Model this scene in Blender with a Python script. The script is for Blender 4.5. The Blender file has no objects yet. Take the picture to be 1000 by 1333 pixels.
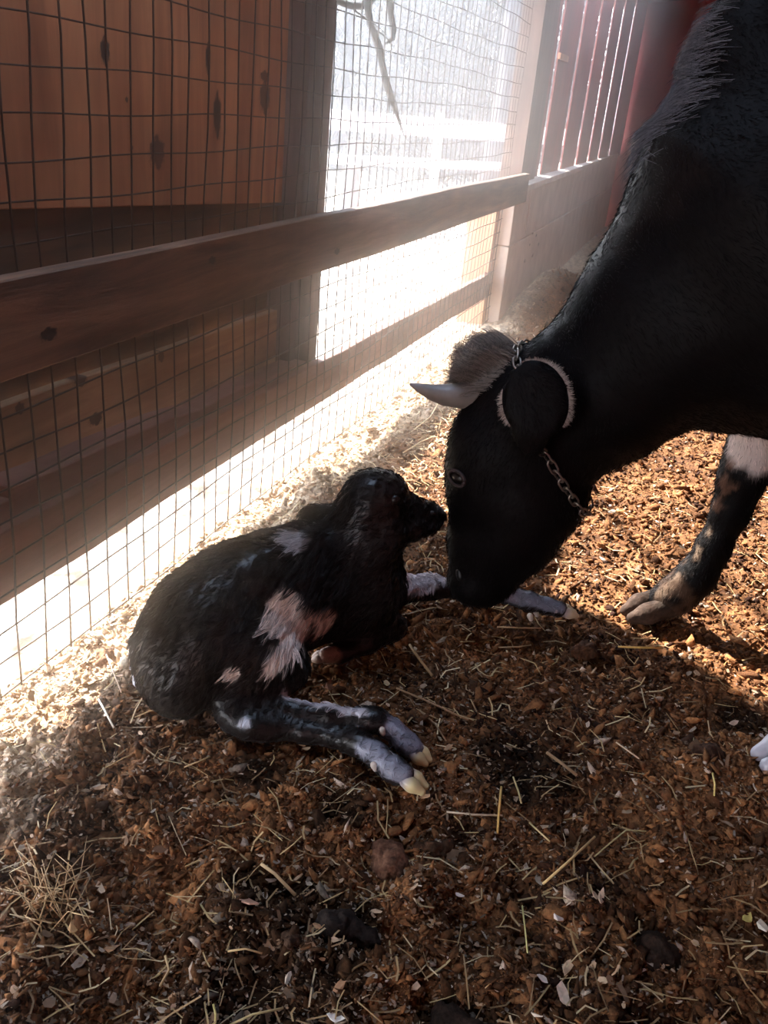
import bpy, math, random
import numpy as np
from mathutils import Vector, Matrix
from mathutils.bvhtree import BVHTree

random.seed(7)
rng = np.random.default_rng(7)
S = bpy.context.scene
COL = S.collection

# ------------------------------------------------------------------ camera
CAM_H = 1.25
RIGHT = np.array([0.33394135, -0.93836046, 0.08923467])
UP = np.array([0.36770653, 0.21685451, 0.90430417])
FWD = np.array([0.86791421, 0.26917238, -0.41745796])
FPX = 1169.55
cam_data = bpy.data.cameras.new('camera')
cam_data.sensor_fit = 'HORIZONTAL'
cam_data.sensor_width = 36.0
cam_data.lens = 36.0 * FPX / 1000.0
cam_data.clip_start = 0.02
cam_data.clip_end = 500
cam = bpy.data.objects.new('camera', cam_data)
COL.objects.link(cam)
cam.matrix_world = Matrix(((RIGHT[0], UP[0], -FWD[0], 0), (RIGHT[1], UP[1], -FWD[1], 0),
                           (RIGHT[2], UP[2], -FWD[2], CAM_H), (0, 0, 0, 1)))
S.camera = cam

# ------------------------------------------------------------------ world, sun, exposure
EXPOSURE = 1.65
SKY_STRENGTH = 4.5
SUN_STRENGTH = 11.5
SUN_ELEV, SUN_AZ = 42.0, 59.0          # azimuth of the sun measured from +X towards +Y
HAZE_IN, HAZE_OUT = 0.12, 0.006

S.view_settings.view_transform = 'Standard'
S.view_settings.look = 'None'
S.view_settings.gamma = 1.0
S.view_settings.use_curve_mapping = False
S.view_settings.exposure = EXPOSURE
S.cycles.volume_bounces = 2
world = bpy.data.worlds.new('world')
S.world = world
world.use_nodes = True
wn = world.node_tree
bg = wn.nodes['Background']
tc = wn.nodes.new('ShaderNodeTexCoord')
sep = wn.nodes.new('ShaderNodeSeparateXYZ')
wn.links.new(tc.outputs['Generated'], sep.inputs[0])
rmp = wn.nodes.new('ShaderNodeValToRGB')
rmp.color_ramp.elements[0].position = 0.0
rmp.color_ramp.elements[0].color = (0.95, 0.97, 1.0, 1)
rmp.color_ramp.elements[1].position = 0.7
rmp.color_ramp.elements[1].color = (0.55, 0.72, 1.0, 1)
wn.links.new(sep.outputs[2], rmp.inputs[0])
wn.links.new(rmp.outputs[0], bg.inputs['Color'])
bg.inputs['Strength'].default_value = SKY_STRENGTH
sun_d = bpy.data.lights.new('sun', 'SUN')
sun_d.energy = SUN_STRENGTH
sun_d.angle = math.radians(1.2)
sun_d.color = (1.0, 0.95, 0.86)
sun = bpy.data.objects.new('sun', sun_d)
COL.objects.link(sun)
se, sa = math.radians(SUN_ELEV), math.radians(SUN_AZ)
sun_dir = Vector((math.cos(se) * math.cos(sa), math.cos(se) * math.sin(sa), math.sin(se)))
sun.rotation_euler = sun_dir.to_track_quat('Z', 'Y').to_euler()


def portal(name, loc, dirv, sx, sy):
    """Sampling aid at a real or added opening; gives no light of its own."""
    d = bpy.data.lights.new(name, 'AREA')
    d.shape = 'RECTANGLE'
    d.size, d.size_y = sx, sy
    d.cycles.is_portal = True
    o = bpy.data.objects.new(name, d)
    COL.objects.link(o)
    o.location = loc
    o.rotation_euler = (-Vector(dirv)).to_track_quat('Z', 'Y').to_euler()


# ------------------------------------------------------------------ helpers
def ray(x, y):
    return ((x - 500.0) / FPX) * RIGHT + ((666.5 - y) / FPX) * UP + FWD


CAMP = np.array([0, 0, CAM_H])


def at_z(x, y, z):
    d = ray(x, y)
    return CAMP + d * ((z - CAM_H) / d[2])


def at_x(x, y, X):
    d = ray(x, y)
    return CAMP + d * (X / d[0])


def at_y(x, y, Y):
    d = ray(x, y)
    return CAMP + d * (Y / d[1])


def tag(o, label=None, cat=None, group=None, kind=None):
    if label: o['label'] = label
    if cat: o['category'] = cat
    if group: o['group'] = group
    if kind: o['kind'] = kind
    return o


def link(o, parent=None):
    COL.objects.link(o)
    if parent is not None:
        o.parent = parent
        if parent.matrix_basis != Matrix.Identity(4):
            o.matrix_parent_inverse = parent.matrix_basis.inverted()
    return o


def empty(name, loc=(0, 0, 0)):
    o = bpy.data.objects.new(name, None)
    o.empty_display_size = 0.05
    o.location = loc
    return link(o)


def mesh_obj(name, V, F, mat, parent=None, smooth=False, cols=None):
    me = bpy.data.meshes.new(name)
    V = np.asarray(V, dtype=np.float32)
    if isinstance(F, np.ndarray):
        k = F.shape[1]
        me.vertices.add(len(V)); me.vertices.foreach_set('co', V.ravel())
        me.loops.add(F.size); me.loops.foreach_set('vertex_index', F.astype(np.int32).ravel())
        me.polygons.add(len(F))
        me.polygons.foreach_set('loop_start', np.arange(0, F.size, k, dtype=np.int32))
        me.update(calc_edges=True)
    else:
        me.from_pydata([tuple(map(float, v)) for v in V], [], F)
    if smooth:
        me.polygons.foreach_set('use_smooth', np.ones(len(me.polygons), dtype=bool))
    if cols is not None:
        a = me.color_attributes.new('col', 'FLOAT_COLOR', 'POINT')
        c = np.ones((len(V), 4), dtype=np.float32); c[:, :3] = cols
        a.data.foreach_set('color', c.ravel())
    me.validate()
    me.update()
    if mat: me.materials.append(mat)
    o = bpy.data.objects.new(name, me)
    return link(o, parent)


class MB:
    """Collects simple solids into one mesh."""
    def __init__(self): self.V = []; self.F = []

    def add(self, V, F):
        n = len(self.V)
        self.V += [tuple(map(float, v)) for v in V]
        self.F += [tuple(i + n for i in f) for f in F]
        return self

    def hexa(self, p):   # eight corners: bottom ring 0-3, top ring 4-7
        return self.add(p, [(3, 2, 1, 0), (4, 5, 6, 7), (0, 1, 5, 4), (1, 2, 6, 5), (2, 3, 7, 6), (3, 0, 4, 7)])

    def box(self, a, b):
        x0, y0, z0 = a; x1, y1, z1 = b
        return self.hexa([(x0, y0, z0), (x1, y0, z0), (x1, y1, z0), (x0, y1, z0),
                          (x0, y0, z1), (x1, y0, z1), (x1, y1, z1), (x0, y1, z1)])

    def tube(self, pts, rad, n=6, cap=True):
        pts = [Vector(p) for p in pts]
        if not hasattr(rad, '__len__'): rad = [rad] * len(pts)
        V, F = [], []
        t0 = (pts[1] - pts[0]).normalized()
        u = t0.orthogonal().normalized()
        for i, p in enumerate(pts):
            if i == 0: t = t0
            elif i == len(pts) - 1: t = (pts[i] - pts[i - 1]).normalized()
            else: t = (pts[i + 1] - pts[i - 1]).normalized()
            u = (u - t * u.dot(t)).normalized()
            w = t.cross(u)
            for k in range(n):
                a = 2 * math.pi * k / n
                V.append(p + (u * math.cos(a) + w * math.sin(a)) * rad[i])
        for i in range(len(pts) - 1):
            for k in range(n):
                a, b = i * n + k, i * n + (k + 1) % n
                F.append((a, b, b + n, a + n))
        if cap:
            F.append(tuple(range(n - 1, -1, -1)))
            F.append(tuple(range((len(pts) - 1) * n, len(pts) * n)))
        return self.add(V, F)

    def build(self, name, mat, parent=None, smooth=False):
        return mesh_obj(name, self.V, self.F, mat, parent, smooth)


def bevel(o, w=0.004, seg=2):
    m = o.modifiers.new('bevel', 'BEVEL')
    m.width = w; m.segments = seg; m.limit_method = 'ANGLE'
    return o


# numpy value noise -------------------------------------------------
def vnoise(P, freq, seed=0):
    Q = np.asarray(P, dtype=np.float64) * freq + 137.31
    I = np.floor(Q).astype(np.int64); Fr = Q - I
    Fr = Fr * Fr * (3 - 2 * Fr)

    def h(ix, iy, iz):
        n = (ix * 374761393 + iy * 668265263 + iz * 2147483647 + seed * 1274126177) & 0xffffffff
        n = ((n ^ (n >> 13)) * 1274126177) & 0xffffffff
        n = (n ^ (n >> 16)) & 0xffff
        return n / 32767.5 - 1.0
    out = 0
    for dx in (0, 1):
        wx = Fr[:, 0] if dx else 1 - Fr[:, 0]
        for dy in (0, 1):
            wy = Fr[:, 1] if dy else 1 - Fr[:, 1]
            for dz in (0, 1):
                wz = Fr[:, 2] if dz else 1 - Fr[:, 2]
                out = out + wx * wy * wz * h(I[:, 0] + dx, I[:, 1] + dy, I[:, 2] + dz)
    return out


def fbm(P, freq, oct=4, seed=0, gain=0.5):
    s, a, f = 0, 1.0, freq
    for o in range(oct):
        s = s + a * vnoise(P, f, seed + o * 17); a *= gain; f *= 2.1
    return s


# materials ---------------------------------------------------------
def new_mat(name):
    m = bpy.data.materials.new(name)
    m.use_nodes = True
    return m, m.node_tree, m.node_tree.nodes['Principled BSDF']


def N(nt, typ, **kw):
    n = nt.nodes.new(typ)
    for k, v in kw.items():
        if k.startswith('i_'):
            key = k[2:]
            n.inputs[int(key) if key.isdigit() else key].default_value = v
        else: setattr(n, k, v)
    return n


def ramp(nt, stops):
    r = N(nt, 'ShaderNodeValToRGB')
    el = r.color_ramp.elements
    while len(el) < len(stops): el.new(0.5)
    for e, (p, c) in zip(el, stops): e.position = p; e.color = (*c, 1)
    return r


def noise_mat(name, c0, c1, scale=8.0, stretch=(1, 1, 1), rough=0.8, bump=0.3, detail=6.0, lo=0.3, hi=0.7, dist=0.01, mid=None, metallic=0.0):
    m, nt, b = new_mat(name)
    t = N(nt, 'ShaderNodeTexCoord')
    mp = N(nt, 'ShaderNodeMapping'); mp.inputs['Scale'].default_value = stretch
    nt.links.new(t.outputs['Object'], mp.inputs[0])
    n = N(nt, 'ShaderNodeTexNoise'); n.inputs['Scale'].default_value = scale; n.inputs['Detail'].default_value = detail
    n.inputs['Roughness'].default_value = 0.62
    nt.links.new(mp.outputs[0], n.inputs['Vector'])
    st = [(lo, c0), (hi, c1)] if mid is None else [(lo, c0), ((lo + hi) / 2, mid), (hi, c1)]
    r = ramp(nt, st)
    nt.links.new(n.outputs['Fac'], r.inputs[0])
    nt.links.new(r.outputs[0], b.inputs['Base Color'])
    b.inputs['Roughness'].default_value = rough
    b.inputs['Metallic'].default_value = metallic
    if bump:
        bp = N(nt, 'ShaderNodeBump'); bp.inputs['Strength'].default_value = bump; bp.inputs['Distance'].default_value = dist
        nt.links.new(n.outputs['Fac'], bp.inputs['Height']); nt.links.new(bp.outputs[0], b.inputs['Normal'])
    return m


def wood_mat(name, c0, c1, along='X', rough=0.75, knots=(), grime=None, grain=1.0, bump=0.35):
    """Long-grained wood: stretched noise rings plus fine grain, dark oval knots at given object-space points."""
    m, nt, b = new_mat(name)
    t = N(nt, 'ShaderNodeTexCoord')
    sc = {'X': (1.2, 14, 14), 'Z': (14, 14, 1.2)}[along]
    mp = N(nt, 'ShaderNodeMapping'); mp.inputs['Scale'].default_value = tuple(s * grain for s in sc)
    nt.links.new(t.outputs['Object'], mp.inputs[0])
    n1 = N(nt, 'ShaderNodeTexNoise'); n1.inputs['Scale'].default_value = 1.6; n1.inputs['Detail'].default_value = 7; n1.inputs['Roughness'].default_value = 0.65
    n1.inputs['Distortion'].default_value = 0.6
    nt.links.new(mp.outputs[0], n1.inputs['Vector'])
    n2 = N(nt, 'ShaderNodeTexNoise'); n2.inputs['Scale'].default_value = 2.3; n2.inputs['Detail'].default_value = 5
    nt.links.new(t.outputs['Object'], n2.inputs['Vector'])
    r1 = ramp(nt, [(0.3, c0), (0.68, c1)])
    nt.links.new(n1.outputs['Fac'], r1.inputs[0])
    col = r1.outputs[0]
    g = grime or tuple(c * 0.35 for c in c0)
    mx = N(nt, 'ShaderNodeMix', data_type='RGBA')
    rg = ramp(nt, [(0.42, (0, 0, 0)), (0.68, (1, 1, 1))])
    nt.links.new(n2.outputs['Fac'], rg.inputs[0])
    ml = N(nt, 'ShaderNodeMath', operation='MULTIPLY'); ml.inputs[1].default_value = 0.6
    nt.links.new(rg.outputs[0], ml.inputs[0]); nt.links.new(ml.outputs[0], mx.inputs['Factor'])
    nt.links.new(col, mx.inputs['A']); mx.inputs['B'].default_value = (*g, 1)
    col = mx.outputs['Result']
    for (kx, ky, kz, sx, sz, kc) in knots:
        mpk = N(nt, 'ShaderNodeMapping'); mpk.vector_type = 'POINT'
        mpk.inputs['Location'].default_value = (-kx / sx, 0, -kz / sz)
        mpk.inputs['Scale'].default_value = (1 / sx, 0.0001, 1 / sz)
        nt.links.new(t.outputs['Object'], mpk.inputs[0])
        nk = N(nt, 'ShaderNodeTexNoise'); nk.inputs['Scale'].default_value = 1.7; nk.inputs['Detail'].default_value = 3
        nt.links.new(mpk.outputs[0], nk.inputs['Vector'])
        ln = N(nt, 'ShaderNodeVectorMath', operation='LENGTH'); nt.links.new(mpk.outputs[0], ln.inputs[0])
        ad = N(nt, 'ShaderNodeMath', operation='MULTIPLY_ADD'); ad.inputs[1].default_value = 1.1
        nt.links.new(nk.outputs['Fac'], ad.inputs[0]); nt.links.new(ln.outputs['Value'], ad.inputs[2])
        rk = ramp(nt, [(0.62, (1, 1, 1)), (0.74, (0, 0, 0))])
        sb = N(nt, 'ShaderNodeMath', operation='MULTIPLY'); sb.inputs[1].default_value = 0.52
        nt.links.new(ad.outputs[0], sb.inputs[0]); nt.links.new(sb.outputs[0], rk.inputs[0])
        mk = N(nt, 'ShaderNodeMix', data_type='RGBA')
        nt.links.new(rk.outputs[0], mk.inputs['Factor']); nt.links.new(col, mk.inputs['A']); mk.inputs['B'].default_value = (*kc, 1)
        col = mk.outputs['Result']
    nt.links.new(col, b.inputs['Base Color'])
    b.inputs['Roughness'].default_value = rough
    bp = N(nt, 'ShaderNodeBump'); bp.inputs['Strength'].default_value = bump; bp.inputs['Distance'].default_value = 0.006
    nt.links.new(n1.outputs['Fac'], bp.inputs['Height']); nt.links.new(bp.outputs[0], b.inputs['Normal'])
    return m


def attr_mat(name, rough=0.8, spec=0.3, bump=0.0, bscale=60, var=0.0, coat=0.0):
    m, nt, b = new_mat(name)
    a = N(nt, 'ShaderNodeAttribute', attribute_name='col')
    col = a.outputs['Color']
    t = N(nt, 'ShaderNodeTexCoord')
    n = N(nt, 'ShaderNodeTexNoise'); n.inputs['Scale'].default_value = bscale; n.inputs['Detail'].default_value = 5
    nt.links.new(t.outputs['Object'], n.inputs['Vector'])
    if var:
        r = ramp(nt, [(0.3, (1 - var,) * 3), (0.7, (1 + var,) * 3)])
        nt.links.new(n.outputs['Fac'], r.inputs[0])
        mx = N(nt, 'ShaderNodeMix', data_type='RGBA', blend_type='MULTIPLY'); mx.inputs['Factor'].default_value = 1
        nt.links.new(col, mx.inputs['A']); nt.links.new(r.outputs[0], mx.inputs['B']); col = mx.outputs['Result']
    nt.links.new(col, b.inputs['Base Color'])
    b.inputs['Roughness'].default_value = rough
    b.inputs['Specular IOR Level'].default_value = spec
    b.inputs['Coat Weight'].default_value = coat
    b.inputs['Coat Roughness'].default_value = 0.25
    if bump:
        bp = N(nt, 'ShaderNodeBump'); bp.inputs['Strength'].default_value = bump; bp.inputs['Distance'].default_value = 0.004
        nt.links.new(n.outputs['Fac'], bp.inputs['Height']); nt.links.new(bp.outputs[0], b.inputs['Normal'])
    return m


def plain_mat(name, c, rough=0.6, metallic=0.0, spec=0.5):
    m, nt, b = new_mat(name)
    b.inputs['Base Color'].default_value = (*c, 1)
    b.inputs['Roughness'].default_value = rough
    b.inputs['Metallic'].default_value = metallic
    b.inputs['Specular IOR Level'].default_value = spec
    return m


def hair_mat(name, rough=0.45, spec=0.5):
    m, nt, b = new_mat(name)
    a = N(nt, 'ShaderNodeAttribute', attribute_name='col')
    nt.links.new(a.outputs['Color'], b.inputs['Base Color'])
    b.inputs['Roughness'].default_value = rough
    b.inputs['Specular IOR Level'].default_value = spec
    return m


M = {}
M['bedding'] = attr_mat('bedding', rough=0.9, spec=0.15, bump=0.9, bscale=90, var=0.5)
M['crumb'] = attr_mat('crumb', rough=0.9, spec=0.15, bump=0.6, bscale=150, var=0.35)
M['chip'] = attr_mat('chip', rough=0.75, spec=0.3, var=0.2, bscale=120)
M['straw'] = attr_mat('straw', rough=0.6, spec=0.35, var=0.15, bscale=80)
M['wire'] = noise_mat('rusty_wire', (0.025, 0.014, 0.010), (0.075, 0.050, 0.038), scale=40, rough=0.55, bump=0.1, metallic=0.5)
M['rail_wood'] = wood_mat('rail_wood', (0.045, 0.019, 0.010), (0.30, 0.160, 0.090), 'X', grime=(0.03, 0.014, 0.008), knots=[(1.35, 1.09, .80, .03, .016, (.02, .009, .006)), (1.95, 1.09, .86, .022, .012, (.03, .013, .008)), (2.75, 1.09, .79, .03, .013, (.03, .013, .008))])
M['plank_wood'] = wood_mat('plank_wood', (0.16, 0.062, 0.040), (0.30, 0.140, 0.095), 'X')
M['dark_plank'] = wood_mat('dark_plank', (0.045, 0.020, 0.010), (0.17, 0.085, 0.040), 'X', grain=0.8)
M['post_wood'] = wood_mat('post_wood', (0.065, 0.035, 0.026), (0.16, 0.095, 0.070), 'Z')
M['red_board'] = wood_mat('red_board', (0.16, 0.024, 0.022), (0.30, 0.055, 0.045), 'Z', grime=(0.055, 0.020, 0.022))
M['red_wall'] = wood_mat('red_wall', (0.15, 0.016, 0.016), (0.26, 0.035, 0.030), 'X', grime=(0.07, 0.022, 0.018))
M['concrete'] = noise_mat('concrete', (0.50, 0.38, 0.31), (0.74, 0.60, 0.50), scale=5, rough=0.9, bump=0.25, dist=0.006)
M['jamb_wood'] = wood_mat('jamb_wood', (0.45, 0.20, 0.10), (0.62, 0.33, 0.19), 'Z')
M['roof'] = noise_mat('roof_boards', (0.05, 0.028, 0.018), (0.12, 0.07, 0.045), scale=3, stretch=(1, 8, 1))
M['bark'] = noise_mat('bark', (0.012, 0.011, 0.014), (0.06, 0.055, 0.06), scale=6, stretch=(4, 4, .5), bump=1.0, dist=0.05, rough=0.9)
M['twig'] = noise_mat('twig', (0.05, 0.04, 0.045), (0.13, 0.11, 0.12), scale=10)
M['vine'] = noise_mat('vine', (0.006, 0.006, 0.009), (0.02, 0.018, 0.022), scale=30)
M['yard'] = noise_mat('yard_ground', (0.07, 0.035, 0.02), (0.55, 0.47, 0.38), scale=11, detail=10, rough=0.95, bump=0.5, dist=0.03, lo=0.40, hi=0.56)
M['fence_white'] = noise_mat('weathered_white_board', (0.55, 0.53, 0.50), (0.8, 0.79, 0.77), scale=4, stretch=(1, 1, 6))
M['hedge'] = noise_mat('brush', (0.015, 0.015, 0.015), (0.05, 0.045, 0.04), scale=8)
M['grass'] = noise_mat('grass', (0.10, 0.20, 0.04), (0.25, 0.38, 0.10), scale=8)
M['chain'] = noise_mat('chain_steel', (0.16, 0.13, 0.11), (0.42, 0.37, 0.33), scale=30, rough=0.38, bump=0.1, metallic=0.9)
M['horn'] = noise_mat('horn', (0.10, 0.08, 0.07), (0.27, 0.23, 0.21), scale=6, stretch=(1, 1, 1), rough=0.42, bump=0.15)
M['eye'] = plain_mat('eye', (0.010, 0.006, 0.005), 0.3, 0, .3)
M['lid'] = noise_mat('eyelid', (0.012, 0.006, 0.006), (0.04, 0.018, 0.016), scale=40)
M['nostril'] = plain_mat('nostril', (0.006, 0.004, 0.004), 0.4)
M['cow'] = attr_mat('cow_coat', rough=0.6, spec=0.10, bump=0.25, bscale=140)
M['calf'] = attr_mat('calf_coat', rough=0.42, spec=0.35, bump=0.5, bscale=90, coat=0.18)
M['hoof'] = attr_mat('hoof', rough=0.4, spec=0.5, bump=0.2, bscale=60)
M['hair'] = hair_mat('coat_hair', 0.6, .12)
M['wet_hair'] = hair_mat('wet_coat_hair', 0.36, .22)

# ------------------------------------------------------------------ implicit bodies
class Body:
    def __init__(self, k=0.04): self.P = []; self.k = k

    def cone(self, a, b, ra, rb, k=None):
        self.P.append(('c', np.array(a, float), np.array(b, float), ra, rb, k or self.k)); return self

    def chain(self, pts, k=None):
        for (a, ra), (b, rb) in zip(pts[:-1], pts[1:]): self.cone(a, b, ra, rb, k)
        return self

    def ball(self, c, r, k=None): return self.cone(c, np.array(c, float) + 1e-4, r, r, k)

    def ell(self, c, radii, axes=None, k=None):
        A = np.eye(3) if axes is None else np.array(axes, float)
        self.P.append(('e', np.array(c, float), A, np.array(radii, float), None, k or self.k)); return self

    def field(self, X):
        X = np.asarray(X, float)
        F = np.full(len(X), 9.0)
        for p in self.P:
            F = self._blend(F, X, p)
        return F

    @staticmethod
    def _dist(X, p):
        if p[0] == 'c':
            _, a, b, ra, rb, k = p
            ab = b - a
            t = np.clip(((X - a) @ ab) / max(ab @ ab, 1e-12), 0, 1)
            return np.linalg.norm(X - a - t[:, None] * ab, axis=1) - (ra + t * (rb - ra))
        _, c, A, r, _, k = p
        q = (X - c) @ A.T
        k0 = np.linalg.norm(q / r, axis=1); k1 = np.linalg.norm(q / (r * r), axis=1)
        return k0 * (k0 - 1) / np.maximum(k1, 1e-9)

    def _blend(self, F, X, p):
        d = self._dist(X, p); k = p[5]
        h = np.maximum(k - np.abs(F - d), 0) / k
        return np.minimum(F, d) - h * h * k * 0.25

    def mesh(self, h):
        lo = np.full(3, 1e9); hi = np.full(3, -1e9)
        for p in self.P:
            if p[0] == 'c': pts = [(p[1], p[3]), (p[2], p[4])]
            else: pts = [(p[1], max(p[3]))]
            for c, r in pts: lo = np.minimum(lo, c - r); hi = np.maximum(hi, c + r)
        lo -= 4 * h; hi += 4 * h
        n = np.ceil((hi - lo) / h).astype(int) + 1
        F = np.full(n, 9.0)
        ax = [lo[i] + h * np.arange(n[i]) for i in range(3)]
        for p in self.P:
            if p[0] == 'c':
                l = np.minimum(p[1] - p[3], p[2] - p[4]); u = np.maximum(p[1] + p[3], p[2] + p[4])
            else: l = p[1] - max(p[3]); u = p[1] + max(p[3])
            l = l - p[5] - 3 * h; u = u + p[5] + 3 * h
            i0 = np.maximum(np.floor((l - lo) / h).astype(int), 0); i1 = np.minimum(np.ceil((u - lo) / h).astype(int) + 1, n)
            sl = tuple(slice(a, b) for a, b in zip(i0, i1))
            G = np.stack(np.meshgrid(*[ax[i][sl[i]] for i in range(3)], indexing='ij'), -1).reshape(-1, 3)
            F[sl] = self._blend(F[sl].ravel(), G, p).reshape(F[sl].shape)
        return surface_nets(F, lo, h)


def surface_nets(F, lo, h):
    ins = F < 0
    n = np.array(F.shape)
    cs = [ins[dx:n[0] - 1 + dx, dy:n[1] - 1 + dy, dz:n[2] - 1 + dz] for dx in (0, 1) for dy in (0, 1) for dz in (0, 1)]
    s = sum(c.astype(np.int8) for c in cs)
    act = (s > 0) & (s < 8)
    idx = np.full(act.shape, -1, np.int64)
    cells = np.argwhere(act)
    idx[act] = np.arange(len(cells))
    acc = np.zeros((len(cells), 3)); cnt = np.zeros(len(cells))
    cor = [(dx, dy, dz) for dx in (0, 1) for dy in (0, 1) for dz in (0, 1)]
    for a in range(8):
        for b in range(a + 1, 8):
            ca, cb = np.array(cor[a]), np.array(cor[b])
            if np.abs(ca - cb).sum() != 1: continue
            ia = cells + ca; ib = cells + cb
            fa = F[ia[:, 0], ia[:, 1], ia[:, 2]]; fb = F[ib[:, 0], ib[:, 1], ib[:, 2]]
            mk = (fa < 0) != (fb < 0)
            t = np.where(mk, fa / np.where(mk, fa - fb, 1), 0)
            acc += np.where(mk[:, None], ca + t[:, None] * (cb - ca), 0); cnt += mk
    V = lo + h * (cells + acc / cnt[:, None])
    Q = []
    for axis in range(3):
        o1, o2 = [(1, 2), (2, 0), (0, 1)][axis]
        e = np.zeros(3, int); e[axis] = 1
        sl0 = [slice(0, n[i] - (1 if i == axis else 0)) for i in range(3)]
        sl1 = [slice((1 if i == axis else 0), n[i]) for i in range(3)]
        A = ins[tuple(sl0)]; B = ins[tuple(sl1)]
        ed = np.argwhere(A != B)
        if not len(ed): continue
        ok = (ed[:, o1] > 0) & (ed[:, o2] > 0) & (ed[:, o1] < n[o1] - 1) & (ed[:, o2] < n[o2] - 1)
        ed = ed[ok]
        u = np.zeros(3, int); u[o1] = 1; w = np.zeros(3, int); w[o2] = 1
        q = np.stack([idx[tuple((ed - u - w).T)], idx[tuple((ed - w).T)], idx[tuple(ed.T)], idx[tuple((ed - u).T)]], 1)
        flip = ~A[tuple(ed.T)]
        q[flip] = q[flip][:, ::-1]
        Q.append(q)
    return V, np.concatenate(Q)


def vert_normals(V, Q):
    a, b, c, d = V[Q[:, 0]], V[Q[:, 1]], V[Q[:, 2]], V[Q[:, 3]]
    fn = np.cross(c - a, d - b)
    Nn = np.zeros_like(V)
    for k in range(4): np.add.at(Nn, Q[:, k], fn)
    return Nn / np.maximum(np.linalg.norm(Nn, axis=1), 1e-12)[:, None]


def smoothstep(x, a, b):
    t = np.clip((x - a) / (b - a), 0, 1)
    return t * t * (3 - 2 * t)


def make_hair(name, V, Q, Nn, cols, count, lenf, dirf, mat, parent, wmask=None, lift=0.35, r0=0.0005, clump=0.0, nseg=4, curl=0.0, seed=1, label=None):
    """Fur as one curves object: roots sampled over the skin by area, combed along dirf."""
    g = np.random.default_rng(seed)
    a, b, c, d = V[Q[:, 0]], V[Q[:, 1]], V[Q[:, 2]], V[Q[:, 3]]
    area = np.linalg.norm(np.cross(c - a, d - b), axis=1)
    cen = (a + b + c + d) / 4
    wt = area * (1 if wmask is None else wmask(cen))
    f = g.choice(len(Q), count, p=wt / wt.sum())
    u, v = g.random(count), g.random(count)
    W = np.stack([(1 - u) * (1 - v), u * (1 - v), u * v, (1 - u) * v], 1)
    root = (V[Q[f]] * W[:, :, None]).sum(1); nr = (Nn[Q[f]] * W[:, :, None]).sum(1)
    nr /= np.linalg.norm(nr, axis=1)[:, None]
    cc = (cols[Q[f]] * W[:, :, None]).sum(1)
    D = dirf(root)
    D = D + 0.35 * np.stack([vnoise(root, 25, 3), vnoise(root, 25, 5), vnoise(root, 25, 9)], 1)
    D = D - nr * (D * nr).sum(1)[:, None]
    D /= np.maximum(np.linalg.norm(D, axis=1), 1e-9)[:, None]
    L = lenf(root) * (0.6 + 0.8 * g.random(count))
    jit = g.normal(0, 0.16, (count, 3))
    T = np.linspace(0, 1, nseg)
    P = np.zeros((count, nseg, 3))
    for i, t in enumerate(T):
        P[:, i] = root + (D + jit) * (L * t)[:, None] + nr * (L * lift * t * (1 - 0.45 * t))[:, None]
        if curl:
            ph = root @ np.array([90., 70., 80.])
            P[:, i] += (np.stack([np.sin(ph + 5 * t), np.cos(ph * 1.3 + 5 * t), np.sin(ph * .7 + 4 * t)], 1) * (curl * t * L)[:, None])
    if clump:
        cs = 0.022
        key = np.floor(root / cs + vnoise(root, 60, 4)[:, None] * 0.4).astype(np.int64)
        _, inv = np.unique(key, axis=0, return_inverse=True)
        inv = inv.ravel()
        m = inv.max() + 1
        cn = np.bincount(inv, minlength=m)
        for i, t in enumerate(T):
            mean = np.stack([np.bincount(inv, P[:, i, k], minlength=m) / cn for k in range(3)], 1)[inv]
            P[:, i] += (mean - P[:, i]) * (clump * t)
    cu = bpy.data.hair_curves.new(name)
    cu.add_curves([nseg] * count)
    cu.attributes['position'].data.foreach_set('vector', P.astype(np.float32).ravel())
    ra = cu.attributes.get('radius') or cu.attributes.new('radius', 'FLOAT', 'POINT')
    ra.data.foreach_set('value', np.tile(r0 * np.linspace(1, 0.25, nseg), count).astype(np.float32))
    ca = cu.attributes.new('col', 'FLOAT_COLOR', 'CURVE')
    k = np.ones((count, 4), np.float32); k[:, :3] = cc * g.uniform(.45, 1.5, (count, 1))
    ca.data.foreach_set('color', k.ravel())
    cu.materials.append(mat)
    o = bpy.data.objects.new(name, cu)
    link(o, parent)
    o['kind'] = 'stuff'
    if label: o['label'] = label
    return o


# ================================================================== SETTING
# ---- floor: trampled bedding
def floor_h(x, y):
    x = np.atleast_1d(np.asarray(x, float)); y = np.atleast_1d(np.asarray(y, float))
    P = np.stack([x, y, np.zeros_like(x)], 1)
    z = 0.020 * fbm(P, 2.2, 2, 3) + 0.011 * fbm(P, 9, 3, 11)
    c = fbm(P, 24, 3, 23)
    z += 0.008 * np.maximum(c, -0.6)
    near = smoothstep(1.6 - np.hypot(x - 0.4, y - 0.1), 0, 0.9)
    z += near * 0.034 * fbm(P, 12, 4, 31) + 0.007 * fbm(P, 30, 2, 33)
    # hollows trodden by hooves close to the camera
    for hx, hy, r, dpt in [(0.93, 0.09, .10, .06), (1.02, 0.33, .06, .03), (1.02, -.22, .11, .05), (0.78, .62, .10, .045), (0.92, .60, .08, .035), (1.45, -.02, .07, .03), (1.95, -.33, .08, .03), (1.25, .06, .07, .03)]:
        z -= dpt * np.exp(-((x - hx) ** 2 + (y - hy) ** 2) / (2 * (r * .6) ** 2))
    z += 0.22 * np.exp(-((x - 6.9) ** 2 / 1.0 + (y - 1.02) ** 2 / 0.04))
    z -= 0.03 * smoothstep(x, 4.3, 5.6) * smoothstep(y, 0.3, 1.0)
    z *= 1 - 0.75 * smoothstep(y, 1.12, 1.22)
    return z - 0.012


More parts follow.
